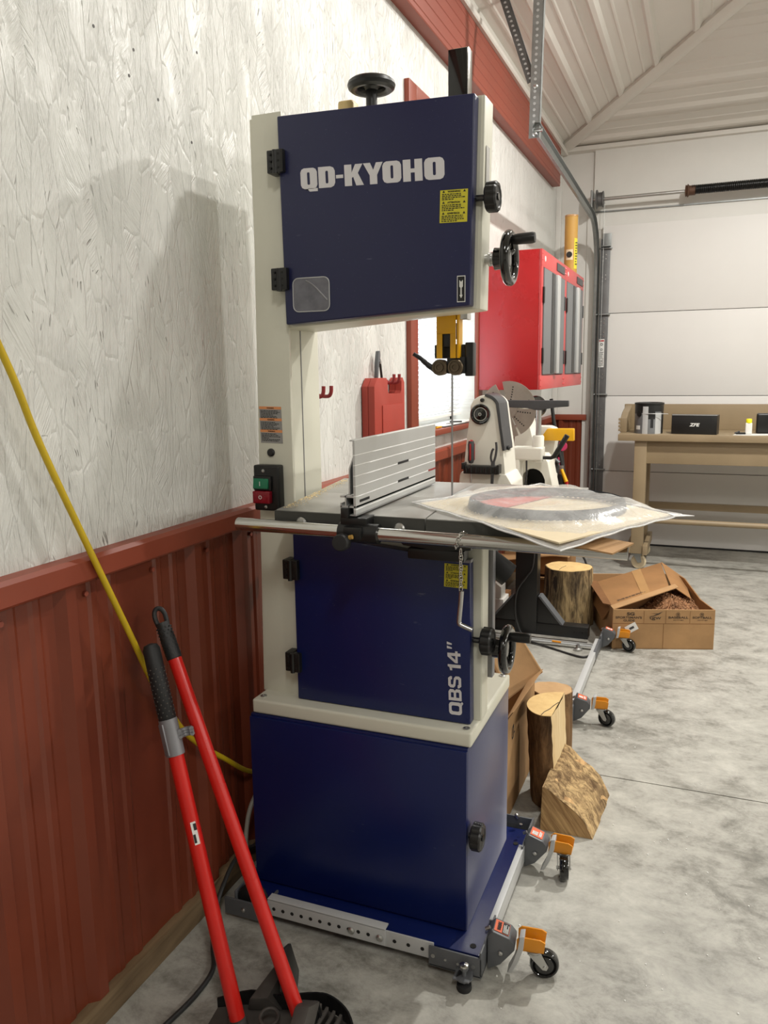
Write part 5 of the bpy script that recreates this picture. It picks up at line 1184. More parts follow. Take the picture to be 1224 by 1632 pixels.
cyl(bm, (0.36, 3.905, 2.47), (0.40, 3.90, 2.47), 0.008, n=8); obj('hanger_bolt', bm, M['zinc'], hg)
# torsion spring shaft over the door
ts = thing('torsion_shaft', 'steel torsion shaft with drum and black spring above the roll-up door', 'spring shaft', (1.5, 6.43, 2.64))
bm = B(); cyl(bm, (0.27, 6.43, 2.636), (5.2, 6.43, 2.655), 0.0125, n=14); obj('shaft', bm, M['zinc'], ts)
bm = B(); revolve(bm, [(0.045, 0), (0.068, 0.004), (0.068, 0.012), (0.05, 0.018), (0.05, 0.045), (0.058, 0.05), (0.058, 0.056), (0.03, 0.06)], (0.315, 6.43, 2.636), (1, 0, 0), 24); obj('cable_drum', bm, M['galv_dark'], ts)
bm = B(); n = 0; x = 0.985; prof = []
while x < 4.5: prof += [(0.0285, x), (0.033, x + 0.004), (0.033, x + 0.008), (0.0285, x + 0.012)]; x += 0.0125
revolve(bm, prof, (0, 6.43, 2.644), (1, 0, 0.0008), 14); obj('torsion_spring', bm, M['spring'], ts, label='long black coiled torsion spring')
bm = B(); revolve(bm, [(0.02, 0), (0.042, 0.004), (0.036, 0.012), (0.046, 0.02), (0.034, 0.03), (0.034, 0.07)], (0.94, 6.43, 2.641), (1, 0, 0), 14); obj('winding_cone', bm, M['rust'], ts, label='rusty winding cone')
bm = B(); cyl(bm, (0.375, 6.475, 2.62), (0.375, 6.475, 0.1), 0.002, n=6); obj('lift_cable', bm, M['zinc'], ts)
bm = B(); box(bm, (0.28, 0.295), (6.39, 6.535), (2.55, 2.70), 0.002); obj('end_bearing_plate', bm, M['galv'], ts)

# ================================================================== workbench and what stands on it
wb = thing('workbench', 'beige painted wooden workbench with raised back board by the roll-up door', 'workbench', (1.7, 5.9, 0.0))
BZ = 0.946
bm = B(); box(bm, (0.613, 2.7), (5.65, 6.22), (BZ - 0.045, BZ), 0.005); obj('worktop', bm, M['bench'], wb)
bm = B(); box(bm, (0.60, 2.7), (6.19, 6.225), (BZ, 1.128), 0.004); obj('back_board', bm, M['bench'], wb)
bm = B(); prism(bm, [(0.608, 5.82, BZ), (0.608, 5.82, BZ + 0.10), (0.608, 5.95, BZ + 0.135), (0.608, 6.19, BZ + 0.175), (0.608, 6.19, BZ)], (0.045, 0, 0), 0.005)
for i in range(4): box(bm, (0.598, 0.613), (5.80, 5.83), (BZ + 0.01 + i * 0.024, BZ + 0.028 + i * 0.024), 0.003)
obj('end_board', bm, M['bench'], wb)
bm = B(); box(bm, (0.73, 2.6), (5.70, 5.725), (0.745, BZ - 0.045), 0.004); obj('apron', bm, M['bench'], wb)
for x in (0.722, 2.5):
    for yy in (5.675, 6.10):
        bm = B(); box(bm, (x, x + 0.08), (yy, yy + 0.085), (0.115, BZ - 0.045), 0.004); obj('leg', bm, M['bench'], wb)
    bm = B(); box(bm, (x - 0.025, x), (5.66, 6.22), (0.12, 0.185), 0.004); box(bm, (x + 0.08, x + 0.11), (5.66, 6.22), (0.11, 0.175), 0.004); obj('foot_rail', bm, M['bench'], wb)
    for yy in (5.72, 6.14):
        bm = B(); box(bm, (x + 0.005, x + 0.075), (yy - 0.035, yy + 0.035), (0.106, 0.113), 0.001); prism(bm, [(x + 0.015, yy - 0.02, 0.106), (x + 0.065, yy - 0.02, 0.106), (x + 0.075, yy - 0.02, 0.05), (x + 0.05, yy - 0.02, 0.045)], (0, 0.04, 0)); obj('caster_fork', bm, M['galv'], wb)
        bm = B(); revolve(bm, [(0.02, -0.014), (0.048, -0.014), (0.051, -0.01), (0.051, 0.01), (0.048, 0.014), (0.02, 0.014)], (x + 0.055, yy + 0.005, 0.051), (0.35, 1, 0), 24); obj('caster_wheel', bm, M['beige_card'], wb)
bm = B(); cyl(bm, (0.79, 5.73, 0.345), (2.5, 5.73, 0.345), 0.019, n=16); obj('stretcher', bm, M['bench'], wb)
bm = B(); box(bm, (0.79, 2.5), (6.15, 6.19), (0.36, 0.41), 0.004); obj('stretcher', bm, M['bench'], wb, label='darker rear stretcher board')
cn_ = thing('paint_can', 'dark cylindrical can with grey photo label on the left end of the bench', 'can', (0.80, 5.80, BZ))
bm = B(); cyl(bm, (0.80, 5.80, BZ), (0.80, 5.80, BZ + 0.182), 0.094, n=40); ca = obj('can_body', bm, M['grey_drum'], cn_)
bm = B(); revolve(bm, [(0.0945, 0), (0.0945, 0.045), (0.0975, 0.047), (0.0975, 0.058), (0.088, 0.060), (0.086, 0.052), (0.001, 0.052)], (0.80, 5.80, BZ + 0.150), (0, 0, 1), 40); obj('can_lid', bm, M['black'], cn_)
def canwrap(a0, a1, z0_, z1_, m, name, label=None, par=None):
    bm = B(); r = 0.0946; n = 10; P = [(0.80 + r * math.cos(math.radians(a0 + (a1 - a0) * i / n)), 5.80 + r * math.sin(math.radians(a0 + (a1 - a0) * i / n))) for i in range(n + 1)]
    sheet(bm, [(x, y, BZ + z0_) for x, y in P], [(x, y, BZ + z1_) for x, y in P]); obj(name, bm, M[m], ca, label)
canwrap(-112, -90, 0.0, 0.185, 'lt_grey', 'label_stripe', 'light grey vertical stripe')
canwrap(-60, -25, 0.0, 0.14, 'lt_grey', 'label_photo', 'pale label picture')
canwrap(-180, -114, 0.135, 0.15, 'black', 'label_band')
canwrap(-89, -62, 0.10, 0.15, 'black', 'label_photo', 'dark patch of the label picture')
canwrap(-80, -68, 0.04, 0.11, 'black_mat', 'label_photo', 'dark figure on the label')
canwrap(-30, -10, 0.0, 0.15, 'black', 'label_photo')
canwrap(-145, -122, 0.028, 0.055, 'paper', 'barcode_patch', 'small white barcode patch')
bm = B(); revolve(bm, [(0.02, 0), (0.02, 0.004), (0.001, 0.005)], (0.80 + 0.0945 * math.cos(math.radians(-128)), 5.80 + 0.0945 * math.sin(math.radians(-128)), BZ + 0.135), (math.cos(math.radians(-128)), math.sin(math.radians(-128)), 0), 16); obj('handle_ear', bm, M['black'], cn_)
bm = B(); tube(bm, smooth_path([(0.745, 5.722, BZ + 0.135), (0.82, 5.698, BZ + 0.137), (0.90, 5.72, BZ + 0.136), (0.925, 5.76, BZ + 0.133)], 6), 0.0025, 6); obj('wire_handle', bm, M['lt_grey'], cn_)
bx_t = thing('black_box', 'black cardboard carton printed ZFE standing on the workbench', 'box', (1.08, 5.77, BZ))
bm = B(); hexa(bm, [(0.952, 5.745, BZ), (1.234, 5.705, BZ), (1.250, 5.82, BZ), (0.945, 5.86, BZ), (0.952, 5.745, BZ + 0.128), (1.234, 5.705, BZ + 0.128), (1.250, 5.82, BZ + 0.128), (0.945, 5.86, BZ + 0.128)], 0.003); bb_ = obj('carton', bm, M['black'], bx_t)
xd = V((0.282, -0.040, 0)).normalized()
obj('lettering', text_bm('ZFE', V((0.952, 5.745, BZ + 0.053)) + xd * 0.113, xd, (0, 0, 1), 0.060, 0.022, 0.035, 0.0012, 0.25), M['paper'], bb_, smooth=False)
bm = B(); box(bm, (0, 0.285), (-0.0005, 0.004), (0.1265, 0.1292)); bm.transform(Matrix.Translation((0.952, 5.745, BZ)) @ Matrix.Rotation(math.atan2(-0.040, 0.282), 4, 'Z')); obj('pale_edge', bm, M['lt_grey'], bb_)  # light grey strip along the top front edge
gb = thing('glue_bottle', 'small white bottle with bright yellow cap on the workbench', 'bottle', (1.428, 5.76, BZ + 0.004))
bm = B(); box(bm, (1.408, 1.449), (5.75, 5.782), (BZ + 0.004, BZ + 0.078), 0.006, 3); obj('bottle_body', bm, M['white_pl'], gb)
bm = B(); revolve(bm, [(0.018, 0), (0.0185, 0.022), (0.016, 0.027), (0.006, 0.028)], (1.4285, 5.766, BZ + 0.077), (0, 0, 1), 18); obj('bottle_cap', bm, M['cap_yellow'], gb)
bm = B(); prism(bm, [(1.335, 5.70, BZ), (1.46, 5.69, BZ), (1.56, 5.72, BZ), (1.56, 5.84, BZ), (1.36, 5.82, BZ)], (0, 0, 0.003), 0.001); solo('paper_sheet', bm, M['paper'], 'white sheet of paper under the small bottle on the bench', 'paper', (1.45, 5.76, BZ))
bm = B(); box(bm, (1.352, 1.412), (5.735, 5.762), (BZ + 0.003, BZ + 0.016), 0.005); cyl(bm, (1.345, 5.745, BZ + 0.010), (1.375, 5.75, BZ + 0.022), 0.005, n=8); solo('pocket_knife', bm, M['black'], 'small dark pocket knife lying left of the yellow-capped bottle', 'knife', (1.38, 5.75, BZ + 0.003))
bm = B(); box(bm, (1.478, 1.60), (5.85, 5.92), (BZ, BZ + 0.135), 0.012, 3); solo('dark_radio', bm, M['black'], 'dark upright box at the right edge of the bench view', 'box', (1.54, 5.885, BZ))
# ================================================================== cardboard boxes
bxs = thing('shipping_box', 'open cardboard box full of wood shavings printed with sport names', 'box', (0.785, 3.965, 0.0), rotz=math.atan2(0.150, 0.462))
LX, LY, HZ, th = 0.497, 0.72, 0.205, 0.006
def wall_(x0, x1, y0, y1, z0_, z1_, name='side_wall', m='card', lab=None):
    bm = B(); box(bm, (x0, x1), (y0, y1), (z0_, z1_), 0.0012, 1); return obj(name, bm, M[m], bxs, lab, local=True)
wall_(0, LX, 0, th, 0, HZ, 'front_wall'); wall_(0, LX, LY - th, LY, 0, HZ, 'back_wall'); wall_(0, th, th, LY - th, 0, HZ + 0.004)
bm = B(); P = [(LX, th, 0), (LX, LY - th, 0), (LX, LY - th, HZ + 0.01), (LX, 0.5, HZ + 0.03), (LX, 0.22, HZ - 0.01), (LX, th, HZ - 0.002)]; prism(bm, P, (-th, 0, 0)); obj('side_wall', bm, M['card2'], bxs, local=True)
wall_(0, LX, 0, LY, 0.001, 0.006, 'bottom')
fw = [c for c in bxs.children if c.name.startswith('front_wall')][0]
bm = B(); box(bm, (0.002, LX - 0.002), (-0.0008, 0), (HZ - 0.073, HZ - 0.071)); box(bm, (LX * 0.5, LX * 0.5 + 0.002), (-0.0008, 0), (0.002, HZ - 0.072))
for f in (0.305, 0.52, 0.755): box(bm, (LX * f, LX * f + 0.0015), (-0.0008, 0), (HZ - 0.07, HZ - 0.006))
obj('panel_line', bm, M['card_dark'], fw, local=True)
bm = B()
def lt(s, x, z, w, h, bold=0.02): merge(bm, text_bm(s, (x, 0, z), (1, 0, 0), (0, 0, 1), w, h, bold, 0.0008))
lt('SG', 0.068, HZ - 0.031, 0.038, 0.017, 0.04); lt("SPORTSMAN'S", 0.014, HZ - 0.047, 0.128, 0.012); lt('GUIDE', 0.052, HZ - 0.062, 0.056, 0.011); lt('tgw', 0.178, HZ - 0.055, 0.058, 0.020, 0.01)
lt('BASEBALL', 0.272, HZ - 0.045, 0.096, 0.011); lt('SOFTBALL', 0.388, HZ - 0.045, 0.094, 0.011); lt('S', 0.312, HZ - 0.029, 0.011, 0.010); lt('S', 0.427, HZ - 0.029, 0.011, 0.010)
lt('savings', 0.295, HZ - 0.056, 0.05, 0.006, 0.0); lt('savings', 0.412, HZ - 0.056, 0.05, 0.006, 0.0)
merge(bm, glyph_bm([[(0, 0), (.25, -.1), (.7, .35), (1, 1), (.62, .62), (.1, .62), (.55, .5), (.28, .08)]], (0.178, 0, HZ - 0.036), (1, 0, 0), (0, 0, 1), 0.066, 0.026))
for x in (0.3175, 0.4325): merge(bm, revolve(B(), [(0.0085, 0), (0.0098, 0), (0.0098, 0.0008), (0.0085, 0.0008)], (x, -0.0002, HZ - 0.024), (0, -1, 0), 16, False, True))
obj('box_print', bm, M['print_brown'], fw, local=True, smooth=False)
bm = B(); q = Matrix.Translation((0.078, -0.0012, 0.078)) @ Matrix.Rotation(-0.52, 4, 'Y'); box(bm, (0, 0.058), (-0.0008, 0), (0, 0.040), M=q); sl_ = obj('shipping_sticker', bm, M['paper'], fw, local=True, label='tilted white sticker')
bm = B(); box(bm, (0.018, 0.042), (-0.0014, -0.0008), (0.014, 0.026), M=q); obj('sticker_print', bm, M['lathe_dark'], sl_, local=True)
# shavings: a mound of thin curls
bm = B(); rnd = random.Random(11); Mx = ORG[bxs.name]
def mound(u, v): return 0.115 + 0.085 * math.exp(-((u - 0.36) ** 2 / 0.02 + (v - 0.28) ** 2 / 0.05)) + 0.012 * math.sin(31 * u + 17 * v)
N = 16; gg_ = [[bm.verts.new(Mx @ V((th + (LX - 2 * th) * i / N, th + (LY - 2 * th) * j / N, mound(LX * i / N, LY * j / N) - 0.006))) for j in range(N + 1)] for i in range(N + 1)]
for i in range(N):
    for j in range(N): bm.faces.new((gg_[i][j], gg_[i + 1][j], gg_[i + 1][j + 1], gg_[i][j + 1]))
for i in range(2600):
    u, v = rnd.uniform(0.015, LX - 0.015), rnd.uniform(0.012, LY * 0.85); c = V((u, v, mound(u, v) + rnd.uniform(-0.004, 0.006))); a = rnd.uniform(0, 2 * PI); L = rnd.uniform(0.008, 0.022); w = rnd.uniform(0.001, 0.003); d = V((math.cos(a), math.sin(a), rnd.uniform(-0.5, 0.5))).normalized(); s = d.cross(V((0, 0, 1))).normalized(); up_ = V((0, 0, 1))
    pr_ = None
    for t in range(4):
        p = c + d * L * (t / 3 - 0.5) + up_ * 0.006 * math.sin(PI * t / 3) + s * 0.003 * math.sin(t * 2.0)
        row = (bm.verts.new(Mx @ (p - s * w)), bm.verts.new(Mx @ (p + s * w)))
        if pr_: bm.faces.new((pr_[0], pr_[1], row[1], row[0]))
        pr_ = row
o = solo('wood_shavings', bm, M['shavings'], 'heap of brown curly wood shavings filling the printed cardboard box', 'shavings', (0.95, 4.3, 0.1), kind='stuff', smooth=False)
# small carton tossed into the big one
sb = thing('small_carton', 'small opened cardboard carton lying tilted on top of the shavings', 'carton', (0.83, 4.35, 0.2))
A = [V((0.772, 4.02, 0.207)), V((1.03, 4.36, 0.243)), V((0.965, 4.80, 0.268)), V((0.655, 4.38, 0.232))]     # front-left, front-right, back-right, back-left of the visible face
n_ = (A[1] - A[0]).cross(A[3] - A[0]).normalized()
bm = B(); dn = V((-0.05, 0.06, -0.10)); hexa(bm, [p + dn for p in A] + A, 0.002, 1); sc_ = obj('carton_body', bm, M['card2'], sb)
bm = B(); f = 0.52; g2 = 0.66
prism(bm, [A[0].lerp(A[1], f), A[0].lerp(A[1], g2), A[3].lerp(A[2], g2), A[3].lerp(A[2], f)], n_ * 0.0012); obj('tape_strip', bm, M['tape'], sc_, label='shiny brown tape strip')
bm = B(); e = (A[1] - A[0]); o2 = V((0.015, -0.055, -0.004)); prism(bm, [A[0] - e * 0.02, A[1] + e * 0.10, A[1] + e * 0.12 + o2, A[0] + o2], n_ * 0.004); fl_ = obj('flap', bm, M['card'], sb)
bm = B(); prism(bm, [A[0], A[3], A[3] + V((-0.05, 0.0, 0.0)), A[0] + V((-0.045, 0.02, 0.0))], (0, 0, 0.004)); obj('flap', bm, M['card_dark'], sb)
bm = B(); prism(bm, [A[1] + e * 0.03, A[2], A[2] + V((0.13, -0.10, -0.06)), A[1] + e * 0.04 + V((0.10, -0.02, -0.06))], (0, 0.0, 0.004)); obj('flap', bm, M['card2'], sb)
bm = B(); fine_print(bm, A[0] + (A[3] - A[0]) * 0.07 + e * 0.12, e, A[3] - A[0], e.length * 0.55, 0.022, 2, 0.0012, 0.5, 21); obj('carton_print', bm, M['print_brown'], sc_, smooth=False)

# boxes stacked behind the lathe
def open_box(name, label, x0, x1, y0, y1, z0_, z1_, m, flaps=(), rot=0.0):
    t = thing(name, label, 'box', ((x0 + x1) / 2, (y0 + y1) / 2, z0_), rotz=rot); w, d, h = (x1 - x0) / 2, (y1 - y0) / 2, z1_ - z0_; e = 0.005
    for nm, a, b, c in (('front_wall', (-w, w), (-d, -d + e), (0, h)), ('back_wall', (-w, w), (d - e, d), (0, h)), ('side_wall', (-w, -w + e), (-d + e, d - e), (0, h)), ('side_wall', (w - e, w), (-d + e, d - e), (0, h)), ('bottom', (-w + e, w - e), (-d + e, d - e), (0.001, e))):
        bm = B(); box(bm, a, b, c, 0.001, 1); obj(nm, bm, M[m], t, local=True)
    for P, dv in flaps:
        bm = B(); prism(bm, P, dv); obj('flap', bm, M['card'], t)
    return t
open_box('storage_carton', 'brown cardboard carton on the floor behind the black lathe column', 0.17, 0.50, 4.62, 4.92, 0.0, 0.155, 'card_dark',
   flaps=[([(0.17, 4.62, 0.155), (0.49, 4.62, 0.155), (0.44, 4.50, 0.20), (0.19, 4.50, 0.195)], (0, 0.002, 0.004))])
t2 = open_box('flat_carton', 'pale cardboard carton with raised lid behind the lathe, topmost of the stack', 0.05, 0.44, 4.72, 5.05, 0.16, 0.28, 'card2',
   flaps=[([(0.03, 4.70, 0.27), (0.45, 4.70, 0.305), (0.50, 4.62, 0.325), (0.06, 4.62, 0.25)], (0, 0.001, 0.004)), ([(0.06, 4.70, 0.28), (0.45, 4.70, 0.28), (0.50, 4.82, 0.36), (0.10, 4.82, 0.38)], (0, 0.004, 0.001))])
bm = B(); hexa(bm, [(0.02, 4.30, 0.0), (0.15, 4.30, 0.0), (0.15, 4.50, 0.0), (0.02, 4.50, 0.0), (0.02, 4.30, 0.11), (0.15, 4.30, 0.11), (0.15, 4.50, 0.11), (0.02, 4.50, 0.11)], 0.004); solo('brown_carton', bm, M['card_dark'], 'small closed brown carton against the wall behind the lathe stand', 'box', (0.085, 4.4, 0))
bm = B(); prism(bm, [(0.10, 4.10, 0.215), (0.15, 4.10, 0.255), (0.185, 4.10, 0.23), (0.185, 4.10, 0.17), (0.12, 4.10, 0.16)], (0, 0.10, 0), 0.003); box(bm, (0.10, 0.20), (4.09, 4.22), (0.0, 0.165), 0.004); solo('white_carton', bm, M['white_pl'], 'small white and red carton standing left of the black lathe column', 'box', (0.15, 4.15, 0))
bm = B(); tube(bm, smooth_path([(0.335, 3.72, 0.765), (0.30, 3.73, 0.62), (0.22, 3.74, 0.47), (0.21, 3.74, 0.38), (0.18, 3.75, 0.27), (0.16, 3.76, 0.20)], 6), 0.011, 8); solo('tool_strap', bm, M['grey_frame'], 'grey strap hanging from the lathe bed beside the black stand column', 'strap', (0.18, 3.75, 0.2))

# box of offcuts against the blue stand
t3 = open_box('offcut_box', 'tall cardboard box of offcuts standing against the back of the blue saw base', 0.30, 0.655, 2.225, 2.655, 0.0, 0.335, 'card',
   flaps=[([(0.595, 2.50, 0.29), (0.69, 2.60, 0.362), (0.608, 2.62, 0.475), (0.50, 2.60, 0.41)], (0.002, 0.004, 0.001)), ([(0.645, 2.225, 0.33), (0.645, 2.655, 0.335), (0.690, 2.60, 0.375), (0.672, 2.225, 0.372)], (0.004, 0, 0.001))])
bm = B(); q = V((0.6555, 2.30, 0.25))
for a, b in (((0, 0), (0.0, 0.035)), ((0, 0.035), (0.02, 0.04)), ((0.02, 0.04), (0.02, 0.0)), ((0, 0), (0.02, 0.0)), ((0.02, 0.01), (0.035, 0.012))):
    tube(bm, [q + V((0.0005, a[0], a[1])), q + V((0.0005, b[0], b[1]))], 0.0011, 5)
obj('marker_scrawl', bm, M['ink'], [c for c in t3.children if c.name.startswith('side_wall')][-1], label='black marker scrawl')
for i, (x, y, z_, r_, L) in enumerate(((0.53, 2.30, 0.225, 0.30, 0.16), (0.60, 2.33, 0.24, -0.2, 0.12))):
    bm = B(); Q = Matrix.Translation((x, y, z_)) @ Matrix.Rotation(r_, 4, 'Z') @ Matrix.Rotation(0.35, 4, 'Y'); box(bm, (-0.02, 0.02), (-L / 2, L / 2), (-0.22, 0.03), 0.003, 2, M=Q)
    solo('wood_offcut', bm, M['split'], ('pale wood offcut sticking up at the left in the tall box', 'pale wood offcut leaning on the right wall inside the tall box')[i], 'offcut', (x, y, z_ - 0.22))

# ================================================================== logs
def log_thing(name, label, c, r0, r1, h, seed, bm_mat, end_mat, group=None):
    t = thing(name, label, 'log', (c[0], c[1], 0.0), group); rnd = random.Random(seed)
    ph = [rnd.uniform(0, 6.28) for _ in range(6)]
    def rad(a, k): return 1 + 0.045 * math.sin(2 * a + ph[0]) + 0.03 * math.sin(3 * a + ph[1]) + 0.02 * math.sin(7 * a + ph[2] + 2 * k) + 0.014 * math.sin(13 * a + ph[3] + 4 * k)
    N = 48; bm = B(); rows = []
    for j in range(13):
        k_ = j / 12; rr = r0 + (r1 - r0) * k_; rows.append([bm.verts.new((c[0] + rr * rad(2 * PI * i / N, k_) * math.cos(2 * PI * i / N), c[1] + rr * rad(2 * PI * i / N, k_) * math.sin(2 * PI * i / N), h * k_)) for i in range(N)])
    skin_rings(bm, rows); obj('bark', bm, M[bm_mat], t)
    bm = B(); P = [(c[0] + 0.965 * r1 * rad(2 * PI * i / N, 1) * math.cos(2 * PI * i / N), c[1] + 0.965 * r1 * rad(2 * PI * i / N, 1) * math.sin(2 * PI * i / N), h - 0.001) for i in range(N)]
    prism(bm, P, (0, 0, 0.003)); ce = obj('cut_face', bm, M[end_mat], t, label='pale sawn end grain'); return t, ce
t, ce = log_thing('log', 'thick upright log with rough dark bark and pale cut top beside the printed box', (0.505, 4.335), 0.131, 0.122, 0.315, 4, 'bark', 'end_pale')
bm = B(); tube(bm, [(0.47, 4.24, 0.3175), (0.475, 4.29, 0.3175), (0.49, 4.34, 0.3175)], 0.0012, 5); obj('crack', bm, M['print_brown'], ce)
t, ce = log_thing('log', 'round upright log with tan cut top partly hidden behind the split log', (0.700, 2.735), 0.072, 0.071, 0.252, 8, 'bark2', 'end_tan')
# the half log, split face to the right
hl = thing('split_log', 'upright half log with fresh pale split face, in front of the round log', 'log', (0.715, 2.43, 0.0))
def halfpts(s=1.0):
    c0 = V((0.735, 2.44)); P = []
    for x, y in ((0.769, 2.338), (0.740, 2.332), (0.712, 2.345), (0.690, 2.372), (0.677, 2.41), (0.678, 2.45), (0.690, 2.485), (0.712, 2.512), (0.745, 2.533), (0.776, 2.540)):
        p = V((x, y)); P.append(c0 + (p - c0) * s)
    return P
def densify(P, n=4):
    o_ = smooth_path([V((p.x, p.y, 0)) for p in P], n); return [V((p.x, p.y)) for p in o_]
H_ = densify(halfpts()); bm = B(); rows = []
for j in range(11):
    k_ = j / 10; z = 0.325 * k_; off = V((0.018, 0.030)) * (1 - k_) * 0.8
    rows.append([V((p.x + off.x + 0.0012 * math.sin(5 * k_ * 6 + i), p.y + off.y + 0.0012 * math.sin(i * 1.9 + k_ * 3), z)) for i, p in enumerate(H_)])
vs = [[bm.verts.new(p) for p in r_] for r_ in rows]
for a, b in zip(vs, vs[1:]):
    for i in range(len(a) - 1): bm.faces.new((a[i], a[i + 1], b[i + 1], b[i]))
obj('bark', bm, M['bark2'], hl)
bm = B(); n = len(rows); L0 = [r_[0] for r_ in rows]; L1 = [r_[-1] for r_ in rows]; cols = []
for s in range(9):
    f = s / 8; cols.append([bm.verts.new(a.lerp(b, f) + V((0.004 * math.sin(PI * f) + 0.001 * math.sin(19 * f), 0, 0))) for a, b in zip(L0, L1)])
for a, b in zip(cols, cols[1:]):
    for i in range(n - 1): bm.faces.new((a[i], b[i], b[i + 1], a[i + 1]))
obj('split_face', bm, M['split'], hl, label='pale split wood face')
bm = B(); prism(bm, [(p.x, p.y, 0.324) for p in densify(halfpts(0.985))], (0, 0, 0.003)); ct = obj('cut_face', bm, M['end_pale'], hl, label='pale yellow sawn top')
bm = B(); tube(bm, [(0.772, 2.45, 0.3275), (0.762, 2.42, 0.3275), (0.755, 2.39, 0.3275), (0.742, 2.36, 0.3275), (0.738, 2.337, 0.3275)], 0.0014, 5); obj('crack', bm, M['print_brown'], ct)
# the wedge cut from a trunk
wd = thing('wood_wedge', 'chunky wedge of wood with weathered bark side lying on the floor', 'wood block', (0.83, 2.4, 0.0))
prof = [(0.0, 0.142), (0.024, 0.134), (0.048, 0.112), (0.072, 0.096), (0.096, 0.080), (0.122, 0.056), (0.140, 0.026), (0.152, 0.0)]
Fr = [V((0.764 + a, 2.238 + 0.015 * a, b)) for a, b in prof]; Bk = [V((0.778 + a * 1.03, 2.515 + 0.02 * a, b * 1.13)) for a, b in prof]
n = len(Fr); bm = B(); rows = []; rnd = random.Random(2)
for j in range(9):
    k_ = j / 8; rows.append([bm.verts.new(a.lerp(b, k_) + V((rnd.uniform(-.002, .003), 0, rnd.uniform(-.003, .004) if 0 < i < n - 1 else 0))) for i, (a, b) in enumerate(zip(Fr, Bk))])
for a, b in zip(rows, rows[1:]):
    for i in range(n - 1): bm.faces.new((a[i], a[i + 1], b[i + 1], b[i]))
obj('bark', bm, M['bark3'], wd)
bm = B(); loft(bm, [p + V((0, 0.001, -0.001)) for p in Fr] + [V((0.760, 2.239, 0.0))], [p + V((0, -0.001, -0.002)) for p in Bk] + [V((0.776, 2.514, 0.0))]); obj('sawn_wood', bm, M['sawn'], wd, smooth=False)

# ================================================================== broom and dustpan
def handle_tube(T, p0, p1, r, m, name): bm = B(); cyl(bm, p0, p1, r, n=20); return obj(name, bm, m, T)
br = thing('broom', 'broom with long red handle and black grip with hanging hole, leaning on the wall', 'broom', (0.45, 1.27, 0.0))
top, bot = V((0.060, 1.388, 0.874)), V((0.452, 1.272, 0.05)); d = (bot - top).normalized(); Lh = (bot - top).length
handle_tube(br, top + d * 0.10, bot, 0.0152, M['red_handle'], 'handle')
u, w = frame_of(d)
bm = B(); revolve(bm, [(0.0140, 0.034), (0.0150, 0.05), (0.0155, 0.06), (0.0165, 0.075), (0.0168, 0.116), (0.0150, 0.118)], top, d, 20)
for i in range(9):
    for k_ in range(10):
        a = 2 * PI * (k_ + 0.5 * (i % 2)) / 10; c = top + d * (0.046 + i * 0.0075); q = c + (u * math.cos(a) + w * math.sin(a)) * 0.0155
        revolve(bm, [(0.0022, -0.001), (0.0018, 0.0016), (0.0005, 0.0018)], q, (q - c), 5)
lp = V((0.85, 0.5, 0)); lp = (lp - d * lp.dot(d)).normalized(); pts = [top + d * 0.040 + lp * 0.010, top + d * 0.020 + lp * 0.0115, top + d * 0.006 + lp * 0.008, top + d * 0.001, top + d * 0.006 - lp * 0.008, top + d * 0.020 - lp * 0.0115, top + d * 0.040 - lp * 0.010]
tube(bm, smooth_path(pts, 5), 0.0052, 10); obj('grip', bm, M['grip'], br)
bm = B(); Q = Matrix.Translation(bot + V((0.03, -0.075, 0))) @ Matrix.Rotation(-1.3, 4, 'Z'); hexa(bm, [Q @ V(p) for p in ((-0.13, -0.022, 0.015), (0.13, -0.022, 0.015), (0.13, 0.022, 0.015), (-0.13, 0.022, 0.015), (-0.05, -0.015, 0.07), (0.05, -0.015, 0.07), (0.05, 0.015, 0.07), (-0.05, 0.015, 0.07))], 0.006); obj('brush_head', bm, M['dust_pl'], br)
bm = B(); rnd = random.Random(9)
for i in range(240):
    a, b = rnd.uniform(-0.125, 0.125), rnd.uniform(-0.02, 0.02); p = Q @ V((a, b, 0.02)); q = Q @ V((a * 1.06, b * 1.4, -0.049)); s = V((0.0012, 0.0006, 0)); bm.faces.new([bm.verts.new(x) for x in (p - s, p + s, q + s, q - s)])
obj('bristles', bm, M['black_mat'], br, kind='stuff', smooth=False)
dp = thing('dustpan', 'black lobby dustpan with long red handle standing on the floor below the wall panel', 'dustpan', (0.33, 1.25, 0.0))
top, bot = V((0.078, 1.334, 0.812)), V((0.318, 1.236, 0.052)); d = (bot - top).normalized(); u, w = frame_of(d)
handle_tube(dp, top + d * 0.15, bot, 0.0163, M['red_handle'], 'handle')
bm = B(); revolve(bm, [(0.004, 0), (0.014, 0.003), (0.0185, 0.012), (0.0185, 0.165), (0.0165, 0.168)], top, d, 22); gr = obj('grip', bm, M['black_mat'], dp)
bm = B()
for i in range(13):
    for k_ in range(9):
        a = 2 * PI * (k_ + 0.5 * (i % 2)) / 9; c = top + d * (0.055 + i * 0.0085); q = c + (u * math.cos(a) + w * math.sin(a)) * 0.0183; revolve(bm, [(0.0019, -0.0005), (0.0015, 0.0012), (0.0004, 0.0014)], q, q - c, 5)
obj('grip_stud', bm, M['dust_pl'], gr)
bm = B(); revolve(bm, [(0.0166, 0), (0.0198, 0), (0.0198, 0.078), (0.0166, 0.078)], top + d * 0.165, d, 22, False, True); c = top + d * 0.19
cd = (V((1, 0.25, 0.1)) - d * V((1, 0.25, 0.1)).dot(d)).normalized(); e2 = d.cross(cd); c3 = c + cd * 0.034
pts = [c3 + (cd * math.cos(a) + e2 * math.sin(a)) * 0.013 for a in [math.radians(150 + 26 * i) for i in range(9)]]
for k_ in range(3): tube(bm, [p + d * (0.006 + 0.0055 * k_) for p in pts], 0.0048, 8)
